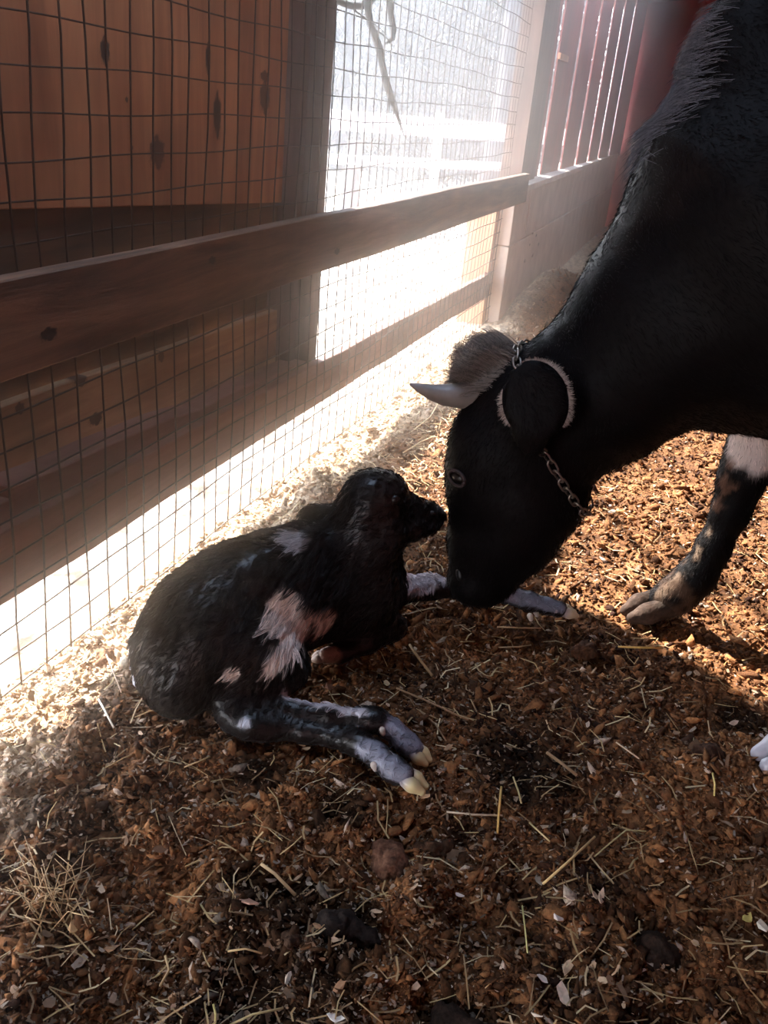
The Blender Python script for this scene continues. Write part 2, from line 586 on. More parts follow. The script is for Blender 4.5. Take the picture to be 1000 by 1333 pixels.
WET = [(.98, .47, .12), (.84, .38, .14), (1.03, -.22, .10), (.93, .08, .08), (1.27, .42, .06), (1.55, .12, .11), (1.03, .32, .07), (1.95, -.31, .08), (.80, -.15, .1), (1.30, .62, .06)]  # wet muck spots, plus the cow's cast shadow painted as a dark patch


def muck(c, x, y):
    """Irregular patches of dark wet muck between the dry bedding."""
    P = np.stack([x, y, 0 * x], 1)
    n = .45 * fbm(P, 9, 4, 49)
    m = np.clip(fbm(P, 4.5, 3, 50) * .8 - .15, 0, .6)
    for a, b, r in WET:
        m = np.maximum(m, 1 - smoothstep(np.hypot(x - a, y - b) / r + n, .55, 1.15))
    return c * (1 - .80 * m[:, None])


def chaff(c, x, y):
    """Pale straw tone along the foot of the mesh, painting the sunlit strip brighter."""
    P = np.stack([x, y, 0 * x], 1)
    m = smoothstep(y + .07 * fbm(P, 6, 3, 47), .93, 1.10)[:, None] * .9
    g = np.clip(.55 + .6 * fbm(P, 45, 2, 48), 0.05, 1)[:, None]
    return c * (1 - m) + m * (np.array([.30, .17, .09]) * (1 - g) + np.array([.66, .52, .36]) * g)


def build_floor():
    nx, ny = 620, 430
    xs = 0.35 * (13.2 / 0.35) ** np.linspace(0, 1, nx)
    t = np.linspace(0, 1, ny)
    ys = -2.6 + 3.9 * (0.30 * t + 0.70 * (1 - (1 - t) ** 1.9))
    Xg, Yg = np.meshgrid(xs, ys, indexing='ij')
    x, y = Xg.ravel(), Yg.ravel()
    z = floor_h(x, y)
    V = np.stack([x, y, z], 1)
    i = np.arange(nx - 1)[:, None] * ny + np.arange(ny - 1)[None]
    Q = np.stack([i, i + ny, i + ny + 1, i + 1], -1).reshape(-1, 4)
    n = fbm(V * [1, 1, 0], 5, 4, 41); n2 = fbm(V * [1, 1, 0], 40, 3, 43)
    f = np.clip(0.5 + 0.33 * n + 0.28 * n2, 0, 1)[:, None]
    c = np.array([0.045, 0.017, 0.008]) * (1 - f) + np.array([0.29, 0.130, 0.052]) * f
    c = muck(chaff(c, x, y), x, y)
    o = mesh_obj('floor', V, Q, M['bedding'], smooth=True, cols=c)
    tag(o, 'barn floor of trampled brown bedding and dried muck', kind='structure')
    # rest of the barn floor, out of frame
    r = MB().box((-4, -5, -.15), (0.36, 1.22, -0.012)).box((0.36, -5, -.15), (13.2, -2.59, -0.012)).build('floor', M['bedding2'])
    tag(r, 'barn floor behind the camera', kind='structure')


M['bedding2'] = noise_mat('bedding_far', (0.06, 0.028, 0.014), (0.25, 0.13, 0.06), scale=12, bump=0.6)
build_floor()

# ---- left wall: plywood, planks, sill, posts, outside the wire
wall = empty('wall_left', (2.0, 1.36, 0))
tag(wall, 'plank and plywood barn wall behind the wire mesh', kind='structure')


def slab(name, x0, x1, zb0, zt0, zb1, zt1, y0, y1, mat, parent, nx=10, wob=0.004, seed=0):
    """A board lying along X whose lower and upper edges run between given heights, with a slightly wavy edge."""
    g = np.random.default_rng(seed + 100)
    V, F = [], []
    for i in range(nx + 1):
        t = i / nx
        x = x0 + (x1 - x0) * t
        zb = zb0 + (zb1 - zb0) * t + g.normal(0, wob); zt = zt0 + (zt1 - zt0) * t + g.normal(0, wob)
        V += [(x, y0, zb), (x, y0, zt), (x, y1, zt), (x, y1, zb)]
    for i in range(nx):
        a, b = 4 * i, 4 * i + 4
        for k in range(4):
            F.append((a + k, a + (k + 1) % 4, b + (k + 1) % 4, b + k))
    F.append((3, 2, 1, 0)); e = 4 * nx; F.append((e, e + 1, e + 2, e + 3))
    o = mesh_obj(name, V, F, mat, parent)
    bevel(o, 0.003, 1)
    return o


kn = []
for (px, py, sx, sz, dk) in [(137, 68, .018, .038, 1), (271, 78, .013, .05, .9), (283, 152, .022, .075, .8), (205, 200, .035, .05, .35),
                             (345, 128, .035, .06, .4), (165, 130, .006, .008, .8), (172, 192, .005, .007, .8), (345, 100, .03, .02, .4)]:
    q = at_y(px, py, 1.36)
    kn.append((q[0], 1.36, q[2], sx * 1.3, sz * 1.0, tuple(v * (1 - .9 * dk) for v in (0.11, 0.042, 0.02))))
M['plywood'] = wood_mat('plywood', (0.22, 0.074, 0.027), (0.56, 0.25, 0.110), 'Z', knots=kn, grain=0.4, grime=(0.20, 0.065, 0.025), bump=0.12)
p = slab('plywood_panel', -1.2, 2.93, 1.125, 3.15, 0.897, 3.15, 1.36, 1.375, M['plywood'], wall, nx=4, wob=0)
slab('plank', -1.2, 2.93, .79, 1.145, .69, .915, 1.376, 1.40, M['dark_plank'], wall, seed=1)
slab('plank', -1.2, 2.93, .585, .81, .52, .71, 1.401, 1.42, M['dark_plank'], wall, seed=2)
kb = []
for (px, py, sx, sz) in [(105, 492, .035, .03), (125, 546, .035, .022), (26, 532, .02, .018), (210, 465, .02, .02)]:
    q = at_y(px, py, 1.36); kb.append((q[0], 1.36, q[2], sx, sz, (0.05, 0.02, 0.01)))
M['light_plank'] = wood_mat('light_plank', (0.26, 0.135, 0.065), (0.50, 0.30, 0.155), 'X', knots=kb, grain=0.9)
slab('plank', -1.2, 2.95, .47, .607, .345, .538, 1.36, 1.388, M['light_plank'], wall, seed=3, wob=.003)
slab('sill_beam', -1.2, 1.40, .32, .425, .31, .412, 1.262, 1.345, M['plank_wood'], wall, seed=4, wob=.004)
slab('sill_beam', 1.403, 2.98, .31, .43, .27, .36, 1.262, 1.345, M['plank_wood'], wall, seed=5, wob=.004)
slab('plank', -1.2, 1.42, .36, .50, .34, .43, 1.405, 1.425, M['dark_plank'], wall, seed=6)
slab('plank', 1.60, 2.98, .34, .49, .26, .41, 1.39, 1.41, M['dark_plank'], wall, seed=6)
# corner post: two squared timbers side by side
MB().box((2.885, 1.305, .27), (2.93, 1.42, 3.15)).build('post', M['post_wood'], wall)
bevel(MB().box((2.935, 1.256, .27), (3.015, 1.39, 3.15)).build('post', M['post_wood'], wall), .004)
# header board over the opening
slab('header_board', -1.2, 13.0, 2.30, 3.15, 2.45, 3.15, 1.262, 1.30, M['post_wood'], wall, nx=4, wob=0)

# ---- concrete stub wall with its ledge, right of the opening
wr = empty('wall_right', (5.8, 1.15, 0))
tag(wr, 'pale concrete block half wall with ledge beyond the wire opening', kind='structure')


def cz(x): return 0.825 + (x - 5.75) / 6.85 * 0.06


def cy(x): return 1.14 + (x - 5.75) / 6.85 * 0.12


xs = [5.75, 6.30, 7.35, 8.5, 9.7, 11.0, 12.5]
for row in range(2):
    z0, z1 = (-.2, .47) if row == 0 else (.476, None)
    for i in range(len(xs) - 1):
        a, b = xs[i] + .004, xs[i + 1] - .004
        if row == 0 and 0 < i: a -= .25
        if row == 0 and i < len(xs) - 2: b -= .25
        ta = cz(a) - .045 if z1 is None else z1; tb = cz(b) - .045 if z1 is None else z1
        ya, yb = cy(a) + random.uniform(-.004, .004), cy(b) + random.uniform(-.004, .004)
        o = MB().hexa([(a, ya, z0), (b, yb, z0), (b, yb + .2, z0), (a, ya + .2, z0), (a, ya, ta), (b, yb, tb), (b, yb + .2, tb), (a, ya + .2, ta)]).build('concrete_block', M['concrete'], wr)
        bevel(o, .006)
a, b = 5.74, 12.55
bevel(MB().hexa([(a, cy(a) - .02, cz(a) - .04), (b, cy(b) - .02, cz(b) - .04), (b, cy(b) + .2, cz(b) - .04), (a, cy(a) + .2, cz(a) - .04),
                 (a, cy(a) - .02, cz(a)), (b, cy(b) - .02, cz(b)), (b, cy(b) + .2, cz(b)), (a, cy(a) + .2, cz(a))]).build('ledge', M['concrete'], wr), .006)
for (mx, mz, mr) in [(6.62, .47, .022), (6.70, .50, .012), (6.78, .44, .030), (6.55, .40, .018), (6.95, .36, .035), (6.45, .30, .028), (6.75, .30, .040)]:
    V, F = [], []
    yb = cy(mx) - .0005
    for k in range(9):
        a = 2 * math.pi * k / 9; r_ = mr * random.uniform(.6, 1.2)
        V.append((mx + r_ * math.cos(a) * 2.2, yb + .004, mz + r_ * math.sin(a)))
    V.append((mx, yb - .006, mz)); F = [(k, (k + 1) % 9, 9) for k in range(9)] + [tuple(range(8, -1, -1))]
    mesh_obj('muck_spot', V, F, M['bedding2'], wr)
# upright boards above the ledge with open slits between them
edges = [6.05, 6.90, 7.80, 8.65, 9.45, 10.25, 11.2]
MB().box((6.12, 1.20, cz(6) - .03), (6.60, 1.34, 3.15)).build('post', M['post_wood'], wr)
for i in range(len(edges)):
    a = edges[i] + .125 if i else 6.62
    b = edges[i + 1] if i + 1 < len(edges) else 12.5
    if i + 1 < len(edges): b -= 0.0
    MB().box((a, 1.235, cz(a) - .02), (b, 1.247, 3.15)).build('board', M['red_board'], wr)
bevel(MB().box((7.0, 1.215, 1.60), (7.35, 1.236, 1.64)).build('cross_batten', M['jamb_wood'], wr), .003)
# light wooden jamb at the end of the concrete
tj = MB().box((5.66, 1.23, -.05), (5.76, 1.40, .83)).build('trim_1', M['jamb_wood'])
tag(tj, 'light wooden jamb at the end of the concrete half wall', kind='structure')

# ---- end wall, ceiling, far closing walls
we = empty('wall_back', (12.6, 0, 0))
tag(we, 'dark red painted board wall at the far end of the barn', kind='structure')
for i in range(9):
    z0 = -.1 + i * .38
    MB().box((12.55 + random.uniform(0, .012), -5, z0), (12.62, 1.30, z0 + .381)).build('board', M['red_wall'], we)
def roof_z(y): return 3.15 - (y + 3.2) / 5.85 * .80


def roof_piece(mb, x0, x1, y0, y1):
    return mb.hexa([(x0, y0, roof_z(y0)), (x1, y0, roof_z(y0)), (x1, y1, roof_z(y1)), (x0, y1, roof_z(y1)),
                    (x0, y0, roof_z(y0) + .1), (x1, y0, roof_z(y0) + .1), (x1, y1, roof_z(y1) + .1), (x0, y1, roof_z(y1) + .1)])


SKYLIGHT = (0.8, 2.4, .68, 1.08)  # unseen roof hole added to let extra sky light down
SKYLIGHT_FAR = (6.6, 9.4, SKYLIGHT[2], SKYLIGHT[3])  # second added hole, brightens the concrete wall
mb = MB()
roof_piece(mb, -4, 12.7, -3.2, SKYLIGHT[2]); roof_piece(mb, -4, 12.7, SKYLIGHT[3], 1.85)
for x0, x1 in ((-4, SKYLIGHT[0]), (SKYLIGHT[1], SKYLIGHT_FAR[0]), (SKYLIGHT_FAR[1], 12.7)):
    roof_piece(mb, x0, x1, SKYLIGHT[2], SKYLIGHT[3])
ce = mb.build('ceiling', M['roof'])
tag(ce, 'board roof sloping down over the barn wall', kind='structure')
wl = MB().box((-4.1, -5, -.1), (-4, 1.3, 3.3)).build('wall_front', M['red_wall'])
tag(wl, 'red board wall behind the camera', kind='structure')

rb = MB().box((-4, -3.1, -.1), (12.6, -3.0, 3.02)).build('wall_rear', M['red_wall'])
tag(rb, 'tall red board wall along the rear side of the barn', kind='structure')

# ---- ground and yard outside
gx = np.linspace(-3, 45, 260); gy = 1.2 + 44 * np.linspace(0, 1, 200) ** 2.2
Xg, Yg = np.meshgrid(gx, gy, indexing='ij'); x, y = Xg.ravel(), Yg.ravel()
Pn = np.stack([x, y, 0 * x], 1)
z = -0.02 + 0.02 * fbm(Pn, 3, 3, 51) * smoothstep(y, 1.2, 1.6) + 0.01 * fbm(Pn, 14, 2, 57)
ny = len(gy); i = np.arange(len(gx) - 1)[:, None] * ny + np.arange(ny - 1)[None]
Q = np.stack([i, i + ny, i + ny + 1, i + 1], -1).reshape(-1, 4)
tag(mesh_obj('ground', np.stack([x, y, z], 1), Q, M['yard'], smooth=True), 'sunlit pale yard ground outside the barn', kind='structure')

# ================================================================== FENCE PARTS OF THE STALL
rail = slab('fence_rail', -.6, 5.86, .739, .911, .739, .905, 1.095, 1.133, M['rail_wood'], None, nx=14, wob=.0015, seed=8)
tag(rail, 'broad upper wooden rail in front of the wire mesh', 'rail')
kick = slab('kick_plank', -.6, 5.72, .235, .405, .165, .312, 1.216, 1.252, M['plank_wood'], None, nx=20, wob=.004, seed=9)
tag(kick, 'lower wooden plank outside the wire mesh near the ground', 'plank')

mesh_root = empty('wire_mesh', (2.0, 1.208, 0))
tag(mesh_root, 'rusty square welded wire mesh stretched over the stall wall', 'wire mesh')
CELL = 0.0782
X0, X1 = 0.55, 5.80
nv = int((X1 - X0) / CELL)


def wy(x, z):
    return 1.2065 + 0.004 * math.sin(x * 3.1 + z * 2.0) + 0.004 * math.sin(z * 7 + x)


def wire_z(x, r):
    sag = 0.006 * math.sin(x * 2.2 + r) + 0.003 * math.sin(x * 9 + 3 * r)
    return r * CELL * 0.985 + 0.012 + sag + (-0.006 if r == 0 else 0)


for k in range(nv + 1):
    x = X0 + k * CELL
    jx = random.uniform(-.004, .004)
    pts = []
    for s in range(15):
        z = 0.0 + s * 2.28 / 14
        pts.append((x + jx + 0.006 * math.sin(z * 3.3 + k * 1.7) + 0.004 * math.sin(z * 11 + k), wy(x, z), z))
    MB().tube(pts, 0.0023, 4).build('wire', M['wire'], mesh_root, True)
for r in range(30):
    pts = []
    for s in range(68):
        x = X0 + (X1 - X0) * s / 67
        z = wire_z(x, r)
        pts.append((x, wy(x, z) + .0024, z))
    MB().tube(pts, 0.0023, 4).build('wire', M['wire'], mesh_root, True)

# ================================================================== OUTSIDE
def tree(name, base, h, r, seed, label, group=None, nb=9, lean=(0, 0), mat='bark', spread=1.0):
    g = random.Random(seed)
    root = empty(name, base)
    tag(root, label, 'tree', group)
    B = Vector(base)
    pts = []; rad = []
    for i in range(9):
        t = i / 8
        pts.append(B + Vector((lean[0] * t + g.uniform(-.04, .04) * h * .1, lean[1] * t + g.uniform(-.04, .04) * h * .1, h * t - .1)))
        rad.append(r * (1.25 if i == 0 else 1) * (1 - .75 * t))
    MB().tube(pts, rad, 10).build('trunk', M[mat], root, True)
    for b in range(nb):
        k = g.randint(2, 7)
        p = pts[k].copy(); a = g.uniform(0, 6.28)
        d = Vector((math.cos(a), math.sin(a), g.uniform(.2, .9))).normalized()
        L = h * g.uniform(.2, .42) * spread
        br = [p]; rr = [rad[k] * .5]
        for s in range(6):
            d = (d + Vector((g.uniform(-.3, .3), g.uniform(-.3, .3), g.uniform(-.1, .3)))).normalized()
            p = p + d * L / 6; br.append(p); rr.append(rad[k] * .5 * (1 - (s + 1) / 6.5))
        mb = MB(); mb.tube(br, rr, 6)
        for q in range(14):
            s = g.randint(1, 6); p2 = br[s].copy(); dd = (d + Vector((g.uniform(-1, 1), g.uniform(-1, 1), g.uniform(-.5, .9)))).normalized()
            tw = [p2]
            for s2 in range(3):
                dd = (dd + Vector((g.uniform(-.4, .4), g.uniform(-.4, .4), g.uniform(-.2, .4)))).normalized()
                p2 = p2 + dd * L * .1; tw.append(p2)
            mb.tube(tw, [max(rr[s] * .4, .012), .012, .009, .005], 4, False)
        mb.build('branch', M[mat], root, True)
    return root


tb = at_y(672, 110, 2.6)
tree('tree', (tb[0], tb[1], -.05), 6.5, .34, 3, 'thick barked tree trunk just outside the wire opening', nb=5)
far = [(445, 175, 16, 8, .16), (475, 180, 21, 10, .22), (510, 178, 18, 9, .15), (545, 178, 25, 11, .24), (585, 178, 20, 8, .16), (615, 175, 28, 12, .26), (460, 175, 30, 12, .25), (530, 175, 34, 12, .25)]
names = ['thin bare tree behind the white fence, closest to the plywood', 'bare tree behind the dark stump in the yard', 'slim bare tree behind the tip of the hanging vine',
         'tall bare tree in the middle of the far woods', 'slender bare tree right of the middle of the woods', 'tall bare tree beside the thick barked trunk',
         'distant bare tree seen past the dark stump', 'distant bare tree seen past the hanging vine']
for i, ((px, py, X, h, r), nm) in enumerate(zip(far, names)):
    d = ray(px, py); t = X / d[0]
    tree('tree', (X, d[1] * t, -.1), h, r, 20 + i, nm, 'bare trees beyond the yard', nb=14, spread=1.0)
# brush at the wood's edge
g = np.random.default_rng(5)
Vs, Fs = [], []
for k in range(20000):
    X = g.uniform(15, 32); px = g.uniform(380, 760)
    d = ray(px, 180); t = X / d[0]
    p0 = np.array([X, d[1] * t, 6.5 * g.random() ** 1.6])
    a = g.normal(0, 1, 3); a[2] = abs(a[2]) + .4; a /= np.linalg.norm(a); L = g.uniform(.4, 1.5)
    s = np.cross(a, g.normal(0, 1, 3)); s /= np.linalg.norm(s)
    n = len(Vs); w = g.uniform(.008, .03)
    Vs += [p0 - s * w, p0 + s * w, p0 + a * L]; Fs.append((n, n + 1, n + 2))
br = mesh_obj('brush', Vs, np.array(Fs), M['hedge'])
tag(br, 'pale twiggy brush along the edge of the far woods', 'brush', kind='stuff')

# white rail fence across the yard
fr = empty('rail_fence', (9, 5, 0))
tag(fr, 'bleached white board fence across the sunny yard', 'fence')
A = at_x(395, 163, 9.2); Bq = at_x(735, 158, 12.5)
A[2] = Bq[2] = 0
dv = (Bq - A) / np.linalg.norm(Bq - A); nvv = np.array([-dv[1], dv[0], 0]); Lf = np.linalg.norm(Bq - A)
zt = [at_x(450, 150, 9.2 + .5)[2], at_x(450, 192, 9.2 + .5)[2]]
for zc, hh in ((zt[0] - .05, .10), (zt[1] - .12, .05)):
    for s in range(-1, 4):
        q0 = A + dv * (s * 1.9); q1 = A + dv * ((s + 1) * 1.9 - .01)
        o = MB().hexa([(*(q0[:2]), zc - hh), (*(q1[:2]), zc - hh), (*((q1 + nvv * .03)[:2]), zc - hh), (*((q0 + nvv * .03)[:2]), zc - hh),
                       (*(q0[:2]), zc + hh), (*(q1[:2]), zc + hh), (*((q1 + nvv * .03)[:2]), zc + hh), (*((q0 + nvv * .03)[:2]), zc + hh)]).build('rail', M['fence_white'], fr)
for s in range(-1, 5):
    q = A + dv * (s * 1.9) + nvv * .08
    MB().box((q[0] - .05, q[1] - .05, -.1), (q[0] + .05, q[1] + .05, zt[0] + .1)).build('post', M['fence_white'], fr)
q = at_z(461, 200, .0)
q = ray(461, 196) * 10 / ray(461, 196)[0] + CAMP
st = MB().tube([(q[0], q[1], -.05), (q[0] + .01, q[1], .4), (q[0], q[1], q[2] + .1)], [.10, .085, .08], 10).build('stump', M['twig'], None)
tag(st, 'dark grey wooden post stub standing in the bright yard', 'post')

# grass clump by the jamb
gt = at_z(628, 290, 0)
mb = MB()
for k in range(160):
    a = random.uniform(0, 6.28); b = gt + np.array([random.gauss(0, .25), random.gauss(0, .25), -gt[2]])
    l = random.uniform(.08, .2)
    mb.add([b + [-.006, 0, -.02], b + [.006, 0, -.02], b + [math.cos(a) * l * .5, math.sin(a) * l * .5, l]], [(0, 1, 2)])
tag(mb.build('grass_patch', M['grass'], None), 'green grass patch outside just under the upper rail', 'grass', kind='stuff')

# vines hanging inside the opening from above
def pl(pts, Y): return [at_y(x, y, Y) for x, y in pts]


vr = empty('hanging_vine', at_y(480, 0, 1.30))
tag(vr, 'long dark dead vine with frayed tip hanging in the opening', 'vine')
MB().tube(pl([(476, -160), (476, -60), (478, 5), (482, 30), (493, 60), (499, 90), (505, 115), (511, 132), (518, 152), (526, 176)], 1.30),
          [.011, .012, .014, .012, .015, .013, .016, .014, .008, .002], 7).build('stem', M['vine'], vr, True)
MB().tube(pl([(505, 112), (507, 130), (506, 150)], 1.305), [.006, .006, .001], 5).build('strand', M['vine'], vr, True)
MB().tube(pl([(509, 118), (515, 135), (519, 150)], 1.292), [.006, .007, .002], 5).build('strand', M['vine'], vr, True)
MB().tube(pl([(484, 36), (497, 44), (508, 54)], 1.295), [.003, .003, .0015], 5).build('strand', M['vine'], vr, True)
vb = empty('hanging_vine', at_y(509, 0, 1.30))
tag(vb, 'short dark curled vine hanging right of the long one', 'vine')
MB().tube(pl([(500, -150), (503, -40), (507, 0), (509, 20), (512, 38), (511, 50), (505, 54), (502, 57)], 1.32), [.010, .012, .014, .013, .014, .011, .007, .003], 7).build('stem', M['vine'], vb, True)
MB().tube(pl([(505, 53), (510, 58), (512, 62)], 1.32), [.003, .002, .001], 5).build('strand', M['vine'], vb, True)
vc = empty('dead_branch', at_y(455, 5, 1.30))
tag(vc, 'dark dead branch crossing the top of the opening sideways', 'branch')
MB().tube(pl([(425, -3), (440, 2), (455, 7), (470, 8), (481, 4), (488, -4), (492, -40), (495, -150)], 1.33), [.008, .010, .012, .013, .013, .012, .012, .012], 7).build('stem', M['vine'], vc, True)
MB().tube(pl([(452, 5), (465, 16), (478, 26), (490, 33), (504, 46)], 1.335), [.003, .0035, .003, .002, .0015], 5).build('twig', M['vine'], vc, True)

# ================================================================== HAZE
def haze(name, a, b, dens, col, aniso, label):
    m = bpy.data.materials.new(name); m.use_nodes = True
    nt = m.node_tree
    for n in list(nt.nodes):
        if n.type != 'OUTPUT_MATERIAL': nt.nodes.remove(n)
    vs = N(nt, 'ShaderNodeVolumeScatter')
    vs.inputs['Color'].default_value = (*col, 1); vs.inputs['Density'].default_value = dens; vs.inputs['Anisotropy'].default_value = aniso
    nt.links.new(vs.outputs[0], nt.nodes['Material Output'].inputs['Volume'])
    o = MB().box(a, b).build(name, m)
    tag(o, label, kind='stuff')
    return o


haze('haze', (-2, .55, -.5), (12.5, 1.30, 2.5), HAZE_IN, (1, .97, .92), .93, 'haze added along the stall wall to stand in for window glare')  # scattering slab added to imitate glare spreading from the opening
haze('mist', (-2, 1.31, -.5), (40, 26, 5.0), HAZE_OUT, (.88, .93, 1.0), .55, 'bright mist over the yard outside')

# ================================================================== CALF
calf = Body(k=0.05)


def C(x, y, z): return at_z(x, y, z)


UPV = np.array([0, 0, 1.0])
calf.chain([(C(232, 850, .13), .092), (C(264, 815, .165), .112), (C(315, 782, .195), .120), (C(370, 770, .195), .128), (C(425, 752, .20), .122), (C(462, 745, .20), .105)], .06)
calf.chain([(C(252, 790, .23), .055), (C(330, 748, .28), .052), (C(400, 716, .305), .055)], .05)      # back line
calf.ball(C(236, 890, .09), .075)                                                      # buttock
calf.chain([(C(440, 735, .25), .085), (C(470, 700, .32), .072), (C(476, 668, .385), .066)], .05)         # neck
hd0, hd1 = C(478, 648, .425), C(556, 670, .352)
calf.ell(C(484, 642, .43), (.062, .058, .056), k=.03)                                       # cranium
calf.ball(C(505, 640, .43), .044, .03)
calf.chain([(C(497, 655, .41), .050), (C(528, 665, .375), .040), (C(553, 671, .35), .031), (C(565, 673, .34), .029)], .025)
calf.chain([(C(505, 690, .36), .034), (C(535, 690, .345), .022), (C(558, 685, .335), .021)], .025)        # jaw
calf.chain([(C(490, 715, .31), .05), (C(488, 760, .22), .07)], .05)                        # throat and brisket
# hind leg, near side
calf.chain([(C(275, 840, .15), .105), (C(330, 855, .13), .075), (C(368, 868, .10), .050)], .05)
calf.chain([(C(368, 872, .095), .047), (C(340, 893, .075), .043), (C(302, 917, .062), .033)], .03)
calf.chain([(C(300, 922, .058), .031), (C(340, 918, .058), .024), (C(430, 933, .056), .022), (C(487, 938, .056), .027)], .02)
calf.chain([(C(490, 938, .054), .026), (C(512, 950, .046), .021), (C(528, 966, .034), .022), (C(538, 975, .03), .022)], .015)
# hind leg, far side, tucked under
calf.chain([(C(320, 935, .04), .034), (C(345, 945, .032), .030), (C(400, 952, .03), .022), (C(462, 966, .032), .024)], .02)
calf.chain([(C(465, 967, .034), .026), (C(490, 982, .036), .023), (C(512, 1000, .033), .024), (C(525, 1008, .03), .024)], .015)
calf.chain([(C(300, 935, .045), .026), (C(322, 945, .04), .028)], .02)
# forelegs
calf.chain([(C(440, 790, .13), .075), (C(480, 805, .085), .046), (C(512, 815, .055), .033)], .035)
calf.chain([(C(512, 818, .045), .029), (C(480, 838, .034), .022), (C(445, 850, .03), .022), (C(425, 853, .03), .020)], .02)
calf.chain([(C(490, 775, .12), .055), (C(520, 768, .075), .037), (C(560, 764, .062), .031), (C(610, 768, .055), .025), (C(652, 772, .05), .024), (C(688, 783, .046), .027)], .02)
calf.chain([(C(690, 784, .045), .026), (C(712, 789, .038), .021), (C(728, 793, .034), .022)], .015)
# ear
e0, e1 = C(446, 672, .37), C(391, 672, .345)
ex = (e1 - e0) / np.linalg.norm(e1 - e0); ez = np.cross(ex, ray(415, 672)); ez /= np.linalg.norm(ez); ey = np.cross(ez, ex)
calf.ell((e0 + e1) / 2 + ex * .004, (.058, .012, .030), (ex, ey, ez), .012)
calf.cone(e0 + ex * -.02, e0 + ex * .02, .022, .016, .02)
# tail
calf.chain([(C(200, 815, .15), .03), (C(182, 838, .11), .018), (C(181, 868, .065), .014), (C(182, 888, .035), .014)], .015)

Vc, Qc = calf.mesh(0.0065)
Nc = vert_normals(Vc, Qc)
Vc = Vc + Nc * (0.0022 * fbm(Vc, 26, 3, 61))[:, None]


def blob(P, c, r, wob=0.35, fr=30, seed=1, soft=.25):
    d = np.linalg.norm((P - c), axis=1) / r + wob * fbm(P, fr, 3, seed)
    return 1 - smoothstep(d, 1 - soft, 1 + soft)


def limb(P, a, b, r, wob=.3, fr=40, seed=2):
    ab = b - a; t = np.clip(((P - a) @ ab) / (ab @ ab), 0, 1)
    d = np.linalg.norm(P - a - t[:, None] * ab, axis=1) / r + wob * fbm(P, fr, 3, seed)
    return 1 - smoothstep(d, .8, 1.2)


def lerp(c, m, k): return c * (1 - m[:, None]) + np.array(k) * m[:, None]


cc = np.tile([0.0085, 0.0050, 0.0042], (len(Vc), 1))
cc = lerp(cc, smoothstep(fbm(Vc, 6, 3, 71), 0.1, .8), (0.016, 0.008, 0.0055))
tree_bvh = BVHTree.FromPolygons([tuple(v) for v in Vc], [tuple(map(int, q)) for q in Qc])


def skin(px, py):
    d = Vector(ray(px, py)).normalized()
    h = tree_bvh.ray_cast(Vector(CAMP), d)
    return np.array(h[0]) if h[0] is not None else at_z(px, py, .1)


WHITE = (0.85, 0.72, 0.64)
for (x, y, r) in [(372, 785, .034), (382, 808, .036), (376, 832, .034), (364, 855, .028), (354, 872, .018), (352, 812, .020), (392, 825, .022)]:
    cc = lerp(cc, blob(Vc, skin(x, y), r, .3, 35, int(x)), WHITE)
cc = lerp(cc, blob(Vc, skin(385, 703), .030, .4, 40, 5), (.50, .46, .46))
cc = lerp(cc, blob(Vc, skin(300, 878), .016, .4, 40, 6), WHITE)
cc = lerp(cc, blob(Vc, skin(425, 806), .034, .4, 30, 7), (.55, .33, .26))
cc = lerp(cc, blob(Vc, skin(405, 802), .02, .4, 30, 8), (.55, .33, .26))
cc = lerp(cc, blob(Vc, skin(428, 852), .028, .3, 30, 9), (.45, .26, .20))
cc = lerp(cc, limb(Vc, C(372, 905, .08), C(470, 926, .08), .014), (.55, .50, .52))
cc = lerp(cc, blob(Vc, skin(318, 940), .012, .5, 50, 10), (.5, .5, .55))
cc = lerp(cc, limb(Vc, C(515, 950, .05), C(545, 975, .03), .028, .35), (.19, .18, .22))  # bluish sky sheen painted on the near hind pastern
cc = lerp(cc, limb(Vc, C(478, 972, .06), C(530, 1012, .05), .024, .5), (.21, .21, .26))  # same painted sky sheen on the other hind pastern
cc = lerp(cc, limb(Vc, C(515, 762, .10), C(570, 752, .09), .032, .4), (.60, .52, .52))
cc = lerp(cc, limb(Vc, C(650, 765, .08), C(735, 790, .06), .026, .45), (.20, .21, .27))  # sky reflection painted into the outstretched foreleg's colour
cc = lerp(cc, limb(Vc, C(180, 850, .09), C(181, 898, .02), .022, .3), (.50, .50, .55))  # blue sky highlight painted along the tail
cc = lerp(cc, blob(Vc, C(567, 665, .36), .022, .2), (.055, .035, .03))

calf_o = mesh_obj('calf', Vc, Qc, M['calf'], smooth=True, cols=cc)
tag(calf_o, 'wet black newborn calf with white flank patch lying by the mesh', 'calf')


M['muddy_hoof'] = attr_mat('muddy_hoof', rough=0.85, spec=0.2, bump=1.0, bscale=70, var=.4)


def hoof(parent, base, tip, w, col, name='hoof', mat='hoof'):
    """Two claws side by side, each a tapered wedge from the coronet to the toe."""
    base, tip = np.array(base), np.array(tip)
    f = tip - base; L = np.linalg.norm(f); f /= L
    s = np.cross(f, UPV); s /= np.linalg.norm(s); u = np.cross(s, f)
    for k in (-1, 1):
        b = Body(k=.012)
        c0 = base + s * k * w * .48; c1 = base + f * L * .55 + s * k * w * .50 - u * w * .1; c2 = base + f * (L - w * .32) + s * k * w * .40 - u * w * .22
        b.cone(c0, c1, w * .58, w * .54).cone(c1, c2, w * .54, w * .34)
        v, q = b.mesh(max(w * .12, .0025))
        t = ((v - base) @ f) / L
        cl = np.tile(col[0], (len(v), 1)) * (1 - smoothstep(t, .25, .6))[:, None] + np.array(col[1]) * smoothstep(t, .25, .6)[:, None]
        mesh_obj(name, v, q, M[mat], parent, True, cl)


